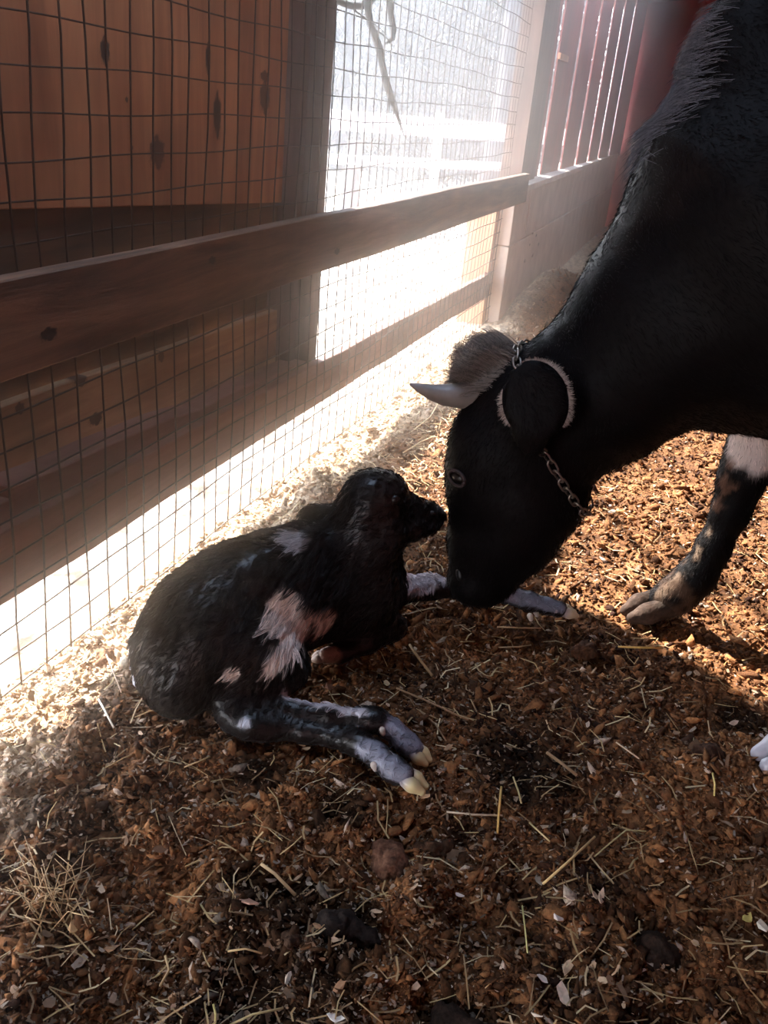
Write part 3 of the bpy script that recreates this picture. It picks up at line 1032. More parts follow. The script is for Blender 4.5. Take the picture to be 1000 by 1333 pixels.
YEL = ((.34, .30, .32), (.62, .50, .26))
hoof(calf_o, C(533, 970, .034), C(561, 993, .016), .020, YEL)
hoof(calf_o, C(518, 1003, .034), C(557, 1028, .016), .023, YEL)
hoof(calf_o, C(722, 791, .036), C(753, 798, .018), .023, ((.38, .33, .35), (.62, .52, .34)))
hoof(calf_o, C(426, 853, .03), C(405, 856, .02), .016, ((.30, .18, .14), (.4, .26, .2)))
# dew claws, nostril, eye
for (x, y) in [(497, 950), (487, 996), (698, 797), (690, 802)]:
    p0 = skin(x, y)
    mb = Body(k=.01).cone(p0, p0 + np.array([0, -.004, -.008]), .008, .006); v, q = mb.mesh(.0025)
    mesh_obj('dew_claw', v, q, M['hoof'], calf_o, True, np.tile([.5, .42, .36], (len(v), 1)))


def surf_ell(name, p, n, fw, r, mat, parent):
    n = np.array(n) / np.linalg.norm(n); fw = np.array(fw) - n * np.dot(fw, n); fw /= np.linalg.norm(fw); s = np.cross(n, fw)
    V, F = [], []
    nu, nw = 14, 8
    for i in range(nw + 1):
        th = math.pi * i / nw
        for j in range(nu):
            ph = 2 * math.pi * j / nu
            V.append(p + fw * r[0] * math.sin(th) * math.cos(ph) + s * r[1] * math.sin(th) * math.sin(ph) + n * r[2] * math.cos(th))
    for i in range(nw):
        for j in range(nu):
            F.append((i * nu + j, (i + 1) * nu + j, (i + 1) * nu + (j + 1) % nu, i * nu + (j + 1) % nu))
    return mesh_obj(name, V, F, mat, parent, True)


toward = -ray(560, 670)
surf_ell('nostril', skin(562, 668), toward, RIGHT, (.0085, .006, .003), M['nostril'], calf_o)
surf_ell('eye', skin(514, 650), toward, RIGHT, (.012, .010, .006), M['eye'], calf_o)


def calf_dir(P):
    back = (C(200, 850, .1) - C(440, 750, .2)); back /= np.linalg.norm(back)
    d = np.tile(back, (len(P), 1)) + np.array([0, 0, -.45])
    head = 1 - smoothstep(np.linalg.norm(P - C(510, 655, .4), axis=1), .10, .16)
    bk = C(440, 700, .36) - C(560, 670, .35); bk /= np.linalg.norm(bk)
    return lerp(d, head, bk)


def calf_len(P):
    head = 1 - smoothstep(np.linalg.norm(P - C(520, 660, .39), axis=1), .09, .16)
    low = smoothstep(P[:, 2], .05, .13)
    pat = np.maximum(blob(P, skin(370, 825), .07, 0), blob(P, skin(420, 735), .10, 0))
    return (0.008 + .015 * low + .018 * pat) * (1 - .62 * head)


make_hair('coat_hair', Vc, Qc, Nc, cc * 1.05, 42000, calf_len, calf_dir, M['wet_hair'], calf_o, lift=.55, r0=.0006, clump=.85, seed=3)
make_hair('leg_fur', Vc, Qc, Nc, cc * 1.1, 2500, lambda P: .012 + 0 * P[:, 0], lambda P: np.tile(RIGHT * -.2 + [0, 0, -.5], (len(P), 1)), M['wet_hair'], calf_o,
          wmask=lambda P: blob(P, C(540, 752, .09), .055, 0), lift=.7, r0=.0007, clump=.8, seed=9)

# ================================================================== COW
cow = Body(k=0.09)


def K(x, y, X): return at_x(x, y, X)


HX = 1.97
# head
cow.ball(K(672, 515, HX + .02), .075, .05)
cow.ball(K(645, 560, HX), .085, .05)
cow.ball(K(628, 605, HX - .02), .080, .05)
cow.ball(K(628, 605, HX + .10), .070, .05)
cow.chain([(K(645, 580, HX), .095), (K(634, 640, HX), .082), (K(625, 700, HX), .070), (K(620, 745, HX), .066)], .05)
cow.ell(K(620, 762, HX), (.075, .062, .045), None, .035)
cow.chain([(K(690, 600, HX), .120), (K(688, 655, HX), .105), (K(672, 700, HX), .080), (K(648, 745, HX), .055)], .06)   # cheek and jaw
cow.chain([(K(712, 580, HX), .11), (K(725, 640, HX), .065)], .06)
cow.ell(K(642, 490, HX + .05), (.07, .045, .045), None, .03)                                 # poll
# neck
cow.chain([((2.0, .27, .66), .12), ((2.03, .14, .715), .165), ((2.06, .015, .88), .215), ((2.10, -.10, 1.05), .32)], .06)
# trunk towards -Y
cow.ell((2.14, -.30, 1.08), (.34, .38, .42), None, .10)
cow.chain([((2.15, -.35, 1.06), .38), ((2.17, -.9, 1.03), .43), ((2.18, -1.35, 1.05), .42), ((2.18, -1.65, 1.12), .34)], .15)
cow.chain([((2.10, -.03, 1.40), .13), ((2.16, -.6, 1.42), .12), ((2.18, -1.2, 1.42), .11), ((2.18, -1.75, 1.38), .12)], .12)
cow.ball(K(905, 478, 2.08), .10, .08)
cow.ball(K(965, 492, 2.10), .10, .08)
cow.cone(K(775, 588, 2.0), K(850, 530, 2.05), .05, .06, .06)      # throat
cow.ball(K(938, 532, 2.10), .035, .05)      # point of the brisket
# far foreleg: slants forward to the hoof that shows
fl = [(K(1015, 470, 2.33), .14), (K(1000, 530, 2.38), .085), (K(978, 590, 2.40), .060), (K(966, 625, 2.39), .056), (K(952, 665, 2.37), .043), (K(928, 715, 2.35), .040), (K(905, 752, 2.335), .050), (K(880, 775, 2.33), .048), (K(862, 786, 2.33), .045)]
cow.chain(fl, .035)
# near foreleg, just out of frame
cow.chain([((1.92, -.38, .85), .15), ((1.88, -.52, .60), .085), ((1.86, -.54, .40), .060), ((1.85, -.54, .22), .044), ((1.84, -.52, .10), .050), ((1.83, -.46, .06), .046)], .04)
# hind legs
for sx in (1.98, 2.38):
    cow.chain([((sx, -1.62, 1.0), .22), ((sx, -1.50, .72), .13), ((sx, -1.72, .52), .075), ((sx, -1.78, .46), .062), ((sx, -1.70, .24), .045), ((sx, -1.66, .12), .050), ((sx, -1.58, .06), .046)], .05)
cow.ell((2.18, -1.45, .66), (.16, .18, .13), None, .06)      # udder
# ear on the near side, cupped, hanging outward and back
ec = K(697, 522, 1.76)
fx = np.cross(UPV, ray(697, 522)); fx /= np.linalg.norm(fx)
fn = -ray(697, 522) / np.linalg.norm(ray(697, 522)); fy = np.cross(fn, fx)
ca, sa_ = math.cos(.35), math.sin(.35)
ea = fx * ca + fy * sa_; eb = -fx * sa_ + fy * ca
sgn = 1 if np.dot(ea, RIGHT) > 0 else -1
cow.ell(ec, (.070, .086, .014), (ea, eb, fn), .012)
cow.cone(K(690, 575, 1.93), K(692, 560, 1.79), .05, .03, .03)
cow.ell(K(690, 560, 1.765), (.040, .060, .016), (ea, eb, fn), .02)      # narrowing base of the ear
# far ear
cow.ell(K(640, 520, 2.28), (.09, .075, .02), (np.array([1, 0, 0]), np.array([0, .8, .6]), np.array([0, -.6, .8])), .02)
cow.cone(K(655, 525, 2.08), K(645, 522, 2.22), .04, .03, .03)

Vw, Qw = cow.mesh(0.0115)
Nw = vert_normals(Vw, Qw)
Vw = Vw + Nw * (0.003 * fbm(Vw, 9, 3, 81))[:, None]
cow_bvh = BVHTree.FromPolygons([tuple(v) for v in Vw], [tuple(map(int, q)) for q in Qw])


def wskin(px, py):
    d = Vector(ray(px, py)).normalized()
    h = cow_bvh.ray_cast(Vector(CAMP), d)
    if h[0] is None: return None, None
    return np.array(h[0]), np.array(h[1])


BLK = np.array([0.0025, 0.0014, 0.0016])
cw = np.tile(BLK, (len(Vw), 1))
cw = lerp(cw, smoothstep(fbm(Vw, 5, 3, 91), 0.2, .9), (0.007, 0.004, 0.0035))
cw = lerp(cw, blob(Vw, K(990, 575, 2.36), .075, .4, 22, 12), (.62, .52, .48))
cw = lerp(cw, limb(Vw, K(912, 690, 2.30), K(868, 765, 2.28), .030, .8, 30, 14), (.17, .115, .08))
cw = lerp(cw, limb(Vw, K(940, 605, 2.34), K(935, 660, 2.32), .022, .9, 30, 15) * .7, (.14, .07, .045))
cw = lerp(cw, limb(Vw, K(880, 775, 2.33), K(850, 790, 2.33), .06, .8, 30, 16) * .7, (.085, .048, .03))
cow_o = mesh_obj('cow', Vw, Qw, M['cow'], smooth=True, cols=cw)
tag(cow_o, 'black horned cow lowering its head to sniff the calf', 'cow')
MUD = ((.035, .021, .014), (.055, .032, .022))
hoof(cow_o, K(868, 783, 2.33), at_z(812, 797, .025), .052, MUD, mat='muddy_hoof')
hoof(cow_o, (1.83, -.47, .065), at_z(984, 986, .025), .050, ((.2, .18, .2), (.38, .36, .40)))
for sx in (1.98, 2.38): hoof(cow_o, (sx, -1.6, .065), (sx, -1.47, .025), .05, MUD)
MB().tube([(2.18, -1.98, 1.28), (2.18, -2.06, 1.1), (2.18, -2.06, .8), (2.18, -2.04, .5)], [.05, .03, .022, .04], 10).build('tail', M['cow_tail'] if 'cow_tail' in M else M['nostril'], cow_o, True)


def horn_pts(pp, X0, X1):
    return [at_x(x, y, X0 + (X1 - X0) * i / (len(pp) - 1)) for i, (x, y) in enumerate(pp)]


hp = horn_pts([(668, 500), (645, 507), (622, 513), (600, 515), (578, 514), (560, 510), (546, 505), (534, 500)], 1.985, 1.90)
MB().tube(hp, [.034, .035, .033, .030, .025, .018, .011, .003], 14).build('horn', M['horn'], cow_o, True)
hp2 = [(2.06, .36, .66), (2.12, .38, .64), (2.18, .41, .60), (2.21, .44, .55), (2.22, .46, .51)]
MB().tube(hp2, [.034, .033, .028, .018, .004], 12).build('horn', M['horn'], cow_o, True)
pe, ne = wskin(596, 622)
surf_ell('eye', pe - ne * .004, ne, RIGHT, (.021, .015, .012), M['eye'], cow_o)
ring = MB()
fw = RIGHT - ne * np.dot(RIGHT, ne); fw /= np.linalg.norm(fw); sd = np.cross(ne, fw)
ring.tube([pe + ne * .003 + fw * math.cos(a) * .025 + sd * math.sin(a) * .018 for a in np.linspace(0, 2 * math.pi, 21)], .0045, 6)
ring.build('eyelid', M['lid'], cow_o, True)
pn, nn = wskin(597, 748)
surf_ell('nostril', pn - nn * .002, nn, UP, (.018, .010, .006), M['nostril'], cow_o)


def cow_dir(P):
    d = np.tile([0.0, -.8, -.45], (len(P), 1))
    head = 1 - smoothstep(np.linalg.norm(P - K(635, 620, HX), axis=1), .28, .4)
    d = lerp(d, head, (0, .15, -1.0))
    leg = 1 - smoothstep(P[:, 2], .5, .65)
    return lerp(d, leg * (P[:, 1] < .05), (0, 0, -1.0))


def fringe(P):      # rim of the near ear
    q = np.stack([(P - ec) @ ea / .070, (P - ec) @ eb / .086, (P - ec) @ fn / .03], 1)
    rr = np.hypot(q[:, 0], q[:, 1])
    return (np.abs(q[:, 2]) < 1.2) * (rr > .88) * (rr < 1.1) * (((P - ec) @ RIGHT > -.03) | ((P - ec) @ UP > .03) | ((P - ec) @ UP < -.045))


make_hair('coat_hair', Vw, Qw, Nw, cw * 1.1, 60000, lambda P: .012 + 0 * P[:, 0], cow_dir, M['hair'], cow_o,
          wmask=lambda P: (P[:, 1] > -.5) * 1.0 + .05, lift=.5, r0=.0006, seed=21)


def ear_dir(P):
    v = (P - ec); return v / np.linalg.norm(v, axis=1)[:, None]


ec_col = np.tile([.42, .34, .30], (len(Vw), 1))
def rim_fringe(count):
    g = np.random.default_rng(23)
    th = g.uniform(0, 2 * math.pi, count)
    ux, uy = np.cos(th), np.sin(th)
    dirs = ea[None] * ux[:, None] + eb[None] * uy[:, None]
    root = ec + ea * (.066 * ux)[:, None] + eb * (.082 * uy)[:, None] + fn * g.uniform(-.006, .006, count)[:, None]
    sx, sy = dirs @ RIGHT, dirs @ UP
    # long on the rear edge, short on top, a whorl at the lower front
    L = .0015 + .008 * smoothstep(sx, .2, .9) + .005 * smoothstep(sy, .3, .9) + .008 * smoothstep(-sx - .5 * sy, .7, 1.05)
    L = L * g.uniform(.5, 1.3, count) * (1 - .97 * smoothstep(-sy, .45, .7)) * (1 - .75 * smoothstep(sy, .1, .4) * smoothstep(-sx, .1, .5))
    L = np.where(L < .0022, 1e-5, L)
    n = 4
    D = dirs + g.normal(0, .22, (count, 3)) - UP * .25
    P = np.stack([root + D * (L * t)[:, None] for t in np.linspace(0, 1, n)], 1)
    cu = bpy.data.hair_curves.new('ear_fringe'); cu.add_curves([n] * count)
    cu.attributes['position'].data.foreach_set('vector', P.astype(np.float32).ravel())
    ra = cu.attributes.get('radius') or cu.attributes.new('radius', 'FLOAT', 'POINT')
    ra.data.foreach_set('value', np.tile(.0004 * np.linspace(1, .3, n), count).astype(np.float32))
    ca = cu.attributes.new('col', 'FLOAT_COLOR', 'CURVE')
    k = np.ones((count, 4), np.float32); k[:, :3] = (.36, .29, .25); ca.data.foreach_set('color', k.ravel())  # far paler than the coat, paints the backlight on the ear
    cu.materials.append(M['hair'])
    o = link(bpy.data.objects.new('ear_fringe', cu), cow_o)
    o['kind'] = 'stuff'; o['label'] = 'hair fringe round the edge of the ear, its backlit rim painted pale'


rim_fringe(1800)
make_hair('poll_tuft', Vw, Qw, Nw, np.tile([.20, .165, .145], (len(Vw), 1)), 9000, lambda P: .05 + 0 * P[:, 0],
          lambda P: np.tile([-.15, .75, .15], (len(P), 1)), M['hair'], cow_o, wmask=lambda P: blob(P, K(640, 476, HX + .03), .075, 0) + 1e-9, lift=1.0, r0=.0006, curl=.5, clump=.45, seed=25,
          label='brownish curly tuft of hair between the horns')
make_hair('mane', Vw, Qw, Nw, np.tile([.10, .095, .11], (len(Vw), 1)), 1900, lambda P: .042 + 0 * P[:, 0],  # lighter than the coat to paint in the backlit rim
          lambda P: np.tile([-.05, .8, -.1], (len(P), 1)), M['hair'], cow_o,
          wmask=lambda P: blob(P, K(862, 112, 2.05), .10, .3, 20, 4, .8) + .22 * blob(P, K(880, 40, 2.05), .10, .3, 20, 5, .8) + 1e-9, lift=.6, r0=.0006, clump=.6, seed=27,
          label='longer hair standing along the nape, painted pale as if backlit')

# ---- chain collar round the neck behind the ears
top, bot = wskin(686, 470)[0], wskin(771, 655)
bot = bot[0] if bot[0] is not None else K(765, 645, HX)
top = K(684, 466, 2.0); bot = K(764, 652, 1.99); midp = K(726, 590, 1.86)
cen = (top + bot) / 2; cen[0] = 2.0
ax_u = (top - cen) / np.linalg.norm(top - cen)
ax_v = np.array([-1.0, 0, 0]); ax_v = ax_v - ax_u * np.dot(ax_v, ax_u); ax_v /= np.linalg.norm(ax_v)
loop = []
neck_only = Body(k=.09); neck_only.P = [p for p in cow.P if not (p[0] == 'e' and p[3].min() < .03)]
for a in np.linspace(0, 2 * math.pi, 181)[:-1]:
    d = ax_u * math.cos(a) + ax_v * math.sin(a)
    ts = np.linspace(.02, .5, 240)
    Fv = neck_only.field(cen + ts[:, None] * d)
    k = np.argmax(Fv > .006)
    loop.append(cen + d * ts[k])
loop = np.array(loop)
loop = np.array([(loop[i - 2] + loop[i - 1] + loop[i] + loop[(i + 1) % 180] + loop[(i + 2) % 180]) / 5 for i in range(180)])
seg = np.linalg.norm(np.roll(loop, -1, 0) - loop, axis=1); cum = np.concatenate([[0], np.cumsum(seg)])
chain = empty('chain_collar', tuple(top))
tag(chain, "steel link chain worn around the cow's neck", 'chain')
total = cum[-1]; pitch = .027; nl = int(total / pitch)
lp = np.vstack([loop, loop[:1]])


def on_loop(s):
    s %= total
    k = min(np.searchsorted(cum, s, 'right') - 1, 179)
    t = (s - cum[k]) / seg[k]
    return lp[k] * (1 - t) + lp[k + 1] * t


link_src = None
for i in range(nl):
    s = i * total / nl
    c = on_loop(s); t = on_loop(s + .006) - on_loop(s - .006); t /= np.linalg.norm(t)
    nrm = c - cen; nrm -= t * np.dot(nrm, t); nrm /= np.linalg.norm(nrm)
    side = np.cross(t, nrm)
    ang = math.radians(35 if i % 2 else -40)
    a1 = side * math.cos(ang) + nrm * math.sin(ang)
    if link_src is None:
        mb = MB()
        pts = []
        for a in np.linspace(0, 2 * math.pi, 17):
            x_ = .0115 * math.cos(a); y_ = .0085 * math.sin(a)
            x_ += .0065 * (1 if math.cos(a) > 0 else -1) * min(1, abs(math.cos(a)) * 3)
            pts.append((x_, y_, 0))
        mb.tube(pts, .0026, 6)
        link_src = mb.build('chain_link', M['chain'], chain, True)
        o = link_src
    else:
        o = link_src.copy(); COL.objects.link(o); o.parent = chain
    a2 = np.cross(t, a1)
    Mx = Matrix(((t[0], a1[0], a2[0], c[0]), (t[1], a1[1], a2[1], c[1]), (t[2], a1[2], a2[2], c[2]), (0, 0, 0, 1)))
    o.parent = chain; o.matrix_parent_inverse = Matrix.Identity(4)
    o.matrix_basis = chain.matrix_basis.inverted() @ Mx

# ================================================================== LITTER
ICO = None


def ico():
    t = (1 + 5 ** .5) / 2
    V = np.array([(-1, t, 0), (1, t, 0), (-1, -t, 0), (1, -t, 0), (0, -1, t), (0, 1, t), (0, -1, -t), (0, 1, -t), (t, 0, -1), (t, 0, 1), (-t, 0, -1), (-t, 0, 1)], float)
    V /= np.linalg.norm(V[0])
    F = np.array([(0, 11, 5), (0, 5, 1), (0, 1, 7), (0, 7, 10), (0, 10, 11), (1, 5, 9), (5, 11, 4), (11, 10, 2), (10, 7, 6), (7, 1, 8), (3, 9, 4), (3, 4, 2), (3, 2, 6), (3, 6, 8), (3, 8, 9), (4, 9, 5), (2, 4, 11), (6, 2, 10), (8, 6, 7), (9, 8, 1)])
    return V, F


def scatter_pts(n, r0=.72, r1=8.0, seed=0, a0=-28, a1=66):
    g = np.random.default_rng(seed)
    out = np.zeros((0, 2))
    while len(out) < n:
        r = r0 * (r1 / r0) ** g.random(n); a = np.radians(g.uniform(a0, a1, n))
        p = np.stack([r * np.cos(a), r * np.sin(a)], 1)
        p = p[(p[:, 1] < 1.24) & (p[:, 1] > -2.4) & ((p[:, 0] < 5.5) | (p[:, 1] < 1.05))]
        out = np.concatenate([out, p])
    return out[:n]


OCTV = np.array([(1, 0, 0), (-1, 0, 0), (0, 1, 0), (0, -1, 0), (0, 0, 1), (0, 0, -1)], float)
OCTF = np.array([(0, 2, 4), (2, 1, 4), (1, 3, 4), (3, 0, 4), (2, 0, 5), (1, 2, 5), (3, 1, 5), (0, 3, 5)])


def crumbs(n, med, cap, BV, BF, jag, seed, name, label):
    g = np.random.default_rng(seed)
    P = scatter_pts(n, seed=seed + 1)
    nb = len(BV)
    s = np.exp(g.normal(math.log(med), .5, n)) * (0.88 + .17 * np.hypot(P[:, 0], P[:, 1]))
    s = np.minimum(s, cap * (1 + .15 * np.hypot(P[:, 0], P[:, 1])))
    z = floor_h(P[:, 0], P[:, 1]) + s * .2
    el = g.uniform(.9, 2.0, n)
    J = BV[None] * (1 + g.normal(0, jag, (n, nb, 1))) * np.stack([el, .6 + .5 * g.random(n), .4 + .5 * g.random(n)], 1)[:, None, :]
    a = g.uniform(0, 6.28, n); ca, sa = np.cos(a), np.sin(a)
    X = J[..., 0] * ca[:, None] - J[..., 1] * sa[:, None]; Y = J[..., 0] * sa[:, None] + J[..., 1] * ca[:, None]
    Z = J[..., 2] + J[..., 0] * g.normal(0, .55, n)[:, None] + J[..., 1] * g.normal(0, .4, n)[:, None]
    V = np.stack([P[:, :1] + X * s[:, None], P[:, 1:] + Y * s[:, None], z[:, None] + Z * s[:, None]], -1).reshape(-1, 3)
    F = (BF[None] + nb * np.arange(n)[:, None, None]).reshape(-1, 3)
    f = np.clip(g.beta(1.5, 2.4, n) + .25 * fbm(np.c_[P, 0 * a], 4, 3, 41), 0, 1)[:, None]
    c = np.array([.034, .012, .006]) * (1 - f) + np.array([.40, .172, .064]) * f
    w = (g.random(n) < .03)[:, None]
    c = np.where(w, np.array([.62, .46, .34]) * g.uniform(.6, 1.1, (n, 1)), c)
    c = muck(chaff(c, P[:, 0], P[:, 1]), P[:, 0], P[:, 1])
    o = mesh_obj(name, V, F, M['crumb'], smooth=False, cols=np.repeat(c, nb, 0))
    tag(o, label, 'bedding', kind='stuff')


crumbs(26000, .0045, .011, *ico(), .36, 77, 'bedding_crumbs', 'crumbly brown clods of bedding covering the barn floor')
crumbs(130000, .0029, .007, OCTV, OCTF, .42, 177, 'bedding_grains', 'fine brown grains of bedding between the clods')

PAL_CHIP = np.array([(.50, .31, .18), (.42, .23, .12), (.60, .42, .27), (.34, .17, .085), (.52, .34, .22), (.64, .50, .38)])


def chip_verts(g, L, W):
    """A thin shaving: six-sided outline, curled, with a little thickness."""
    n = 7
    a = np.sort(np.linspace(0, 2 * math.pi, n, endpoint=False) + g.uniform(-.3, .3, n))
    r = g.uniform(.7, 1.1, n)
    x = np.cos(a) * r * L / 2; y = np.sin(a) * r * W / 2
    cv = g.uniform(.5, 3.0) / max(L, .01) * .25
    z = cv * x * x + g.normal(0, .04, n) * W
    th = max(.0012, W * .09)
    V = np.concatenate([np.stack([x, y, z + th], 1), np.stack([x, y, z], 1)])
    F = [tuple(range(n)), tuple(range(2 * n - 1, n - 1, -1))] + [(i, n + i, n + (i + 1) % n, (i + 1) % n) for i in range(n)]
    F = F[:2] + [tuple(reversed(f)) for f in F[2:]]
    F = [F[0], F[1]] + [(n + i, n + (i + 1) % n, (i + 1) % n, i) for i in range(n)]
    return V, F


def fine_chips(n):
    g = np.random.default_rng(91)
    P = scatter_pts(n, seed=92, r1=5.5)
    keep = fbm(np.c_[P, np.zeros(len(P))], 3.2, 3, 95) + g.normal(0, .35, len(P)) > -.15
    P = P[keep]; n = len(P)
    L = np.exp(g.normal(math.log(.0060), .5, n)) * (.9 + .09 * np.hypot(P[:, 0], P[:, 1])); W = L * g.uniform(.22, .7, n)
    z = floor_h(P[:, 0], P[:, 1]) + .006 + .003 * g.random(n)
    B = np.array([(-1, -.7, 0), (0, -1, .12), (1, -.5, 0), (.8, .7, .0), (-.2, 1, .15), (-.9, .6, 0)]) * .5
    B = B[None] * (1 + g.normal(0, .18, (n, 6, 1)))
    a = g.uniform(0, 6.28, n); ca, sa = np.cos(a), np.sin(a)
    x = B[..., 0] * L[:, None]; y = B[..., 1] * W[:, None]; zz = B[..., 2] * W[:, None] + x * g.normal(0, .35, n)[:, None] + y * g.normal(0, .35, n)[:, None]
    V = np.stack([P[:, :1] + x * ca[:, None] - y * sa[:, None], P[:, 1:] + x * sa[:, None] + y * ca[:, None], z[:, None] + zz], -1)
    F = (np.array([(0, 1, 2), (0, 2, 3), (0, 3, 4), (0, 4, 5)])[None] + 6 * np.arange(n)[:, None, None]).reshape(-1, 3)
    c = PAL_CHIP[g.integers(0, len(PAL_CHIP), n)] * (.22 + .78 * g.beta(1.3, 2.6, (n, 1)))
    o = mesh_obj('fine_shavings', V.reshape(-1, 3), F, M['chip'], cols=np.repeat(c, 6, 0))
    tag(o, 'fine pale wood shavings mixed through the bedding', 'shavings', kind='stuff')


fine_chips(40000)


def fine_straw(n):
    g = np.random.default_rng(61)
    P = scatter_pts(n, seed=62, r1=6.5)
    # more of it under the mesh and near the cow's horn
    e = g.integers(0, n, n // 3)
    P[e] = np.stack([g.normal(3.6, 1.0, len(e)), g.normal(.85, .18, len(e))], 1)
    P = P[(P[:, 1] < 1.17) & (P[:, 0] > .7) & ((P[:, 0] < 5.5) | (P[:, 1] < 1.05))]; n = len(P)
    L = g.uniform(.015, .09, n); w = g.uniform(.0006, .0016, n) * (.8 + .3 * P[:, 0])
    a = g.uniform(0, 6.28, n); d = np.stack([np.cos(a), np.sin(a), g.normal(0, .18, n)], 1)
    s = np.stack([-np.sin(a), np.cos(a), 0 * a], 1) * w[:, None]
    c0 = np.stack([P[:, 0], P[:, 1], floor_h(P[:, 0], P[:, 1]) + .009 + .005 * g.random(n)], 1)
    h = d * L[:, None] / 2
    up = np.array([0, 0, 1.0])
    bend = up * (L * g.normal(0, .06, n))[:, None] + s * g.normal(0, 4, n)[:, None]
    V = np.stack([c0 - h - s, c0 - h + s, c0 + bend + s + up * .001, c0 + bend - s + up * .001, c0 + h + s, c0 + h - s], 1)
    F = (np.array([(0, 1, 2, 3), (3, 2, 4, 5)])[None] + 6 * np.arange(n)[:, None, None]).reshape(-1, 4)
    pal = np.array([(.55, .38, .17), (.42, .27, .12), (.66, .50, .28), (.30, .18, .08)])
    c = pal[g.integers(0, 4, n)] * g.uniform(.6, 1.1, (n, 1))
    o = mesh_obj('loose_straw', V.reshape(-1, 3), F, M['straw'], cols=np.repeat(c, 6, 0))
    tag(o, 'short loose straw strewn over the barn floor', 'straw', kind='stuff')


fine_straw(3000)

# single wood chips, one object each
gch = np.random.default_rng(15)


def lay(o, x, y, rz, tx=0, ty=0, dz=.008):
    o.location = (x, y, float(floor_h(x, y)[0]) + dz)
    o.rotation_euler = (tx, ty, rz)


def one_chip(px, py, L, W, rz, col, label, tx=.15, ty=.1, cat='wood chip', name='wood_chip', dz=.011):
    V, F = chip_verts(gch, L, W)
    o = mesh_obj(name, V, F, M['chip'], cols=np.tile(col, (len(V), 1)))
    q = at_z(px, py, 0)
    lay(o, q[0], q[1], rz, tx, ty, dz)
    tag(o, label, cat)
    return o


one_chip(322, 1182, .05, .028, 1.1, (.40, .22, .15), 'broad tan bark flake standing on edge near the black dung clod', .5, .4)
one_chip(428, 900, .055, .022, .3, (.30, .13, .07), 'reddish brown bark piece under the calf belly', .3, .1)
one_chip(503, 893, .024, .016, .5, (.55, .42, .24), 'small yellowish chip right of the calf belly')
one_chip(955, 940, .045, .016, -.6, (.60, .45, .34), 'long pale splinter near the right edge of the photo')
one_chip(990, 985 - 22, .02, .012, .3, (.5, .4, .34), 'small pale chip by the cow hoof at the right edge', dz=.014)
one_chip(725, 1203, .024, .018, .2, (.72, .58, .50), 'squarish pinkish white chip below the crossed straws')
one_chip(600, 1153, .022, .010, 1.4, (.78, .68, .60), 'narrow white chip left of the crossed straws')
one_chip(740, 1252, .040, .016, -.2, (.66, .45, .28), 'long orange tan chip near the bottom middle')
one_chip(778, 1185, .040, .014, .0, (.62, .42, .28), 'flat tan chip just below the crossed straws')
one_chip(737, 1184, .026, .018, .7, (.60, .42, .30), 'round tan chip left of the flat tan chip')
one_chip(895, 1146, .042, .014, .1, (.62, .42, .26), 'long tan chip right of the crossed straws')
one_chip(972, 1197, .026, .018, -.5, (.60, .48, .14), 'yellow curled leaf at the lower right', cat='leaf', name='dry_leaf')
one_chip(993, 1205, .034, .024, .4, (.75, .65, .50), 'large whitish chip at the lower right edge')
one_chip(437, 1318, .030, .018, 1.5, (.74, .68, .62), 'bright white chip at the bottom edge')
one_chip(708, 1270, .024, .015, .9, (.72, .60, .52), 'pale chip below the long orange tan chip')
one_chip(735, 1288, .050, .022, .4, (.66, .48, .36), 'largest tan shaving near the bottom middle')
one_chip(512, 603, .02, .014, .4, (.7, .6, .5), 'small pale chip behind the calf head')
one_chip(515 + 340, 682, .020, .012, .3, (.85, .80, .75), 'lone white chip between the cow neck and its foot')
one_chip(905, 882, .03, .02, .2, (.55, .36, .22), 'tan flake in the shadow behind the cow foot')
one_chip(95, 1205, .028, .018, .5, (.58, .34, .15), 'orange chip at the foot of the straw tuft')
one_chip(130, 1148, .030, .016, .9, (.60, .44, .30), 'curled tan chip beside the straw tuft')

# dark dung clod and other clods
def clod(px, py, r, col, label, name='dung_clod', seed=0, cat='clod', flat=.6):
    g = np.random.default_rng(seed)
    q = at_z(px, py, 0)
    b = Body(k=r * .5)
    for k in range(7):
        o_ = g.normal(0, .42 * r, 3) * [1, 1, flat * .7]
        b.ball(o_, r * g.uniform(.4, .65))
    v, f = b.mesh(r * .13)
    v = v + vert_normals(v, f) * (r * (.16 * fbm(v, 2.2 / r, 3, seed) + .07 * fbm(v, 7 / r, 2, seed)))[:, None]
    n = fbm(v, 3 / r, 3, seed + 3)
    c = np.array(col) * (1 + .35 * n)[:, None]
    o = mesh_obj(name, v, f, M['crumb'], smooth=True, cols=np.clip(c, .002, 1))
    lay(o, q[0], q[1], g.uniform(0, 6), 0, 0, r * .25)
    tag(o, label, cat)


clod(442, 1198, .040, (.022, .014, .011), 'black dung clod near the bottom, right of the bark flake', seed=1)
clod(380, 905 + 320, .016, (.05, .025, .014), 'small dark clod left of the black dung clod', seed=2)
clod(565, 1098, .024, (.065, .030, .015), 'dark brown clod below the calf hooves', seed=3)
clod(290, 600 + 135, .022, (.16, .08, .045), 'brown clod on the bright strip behind the calf rump', seed=4, flat=.4)
clod(140, 848, .030, (.17, .09, .05), 'brown clod left of the calf rump by the mesh', seed=5, flat=.4)
clod(925, 985, .030, (.050, .022, .012), 'dark clod left of the cow hoof at the right edge', seed=6)
clod(870, 1235, .045, (.030, .016, .010), 'large dark muck clod at the lower right', seed=7, flat=.4)
clod(612, 1325, .045, (.030, .017, .011), 'dark muck clod on the bottom edge', seed=8, flat=.4)
clod(505, 1090 + 25, .038, (.13, .06, .035), 'smooth reddish clod between the calf hooves and the dung', seed=10, flat=.3)
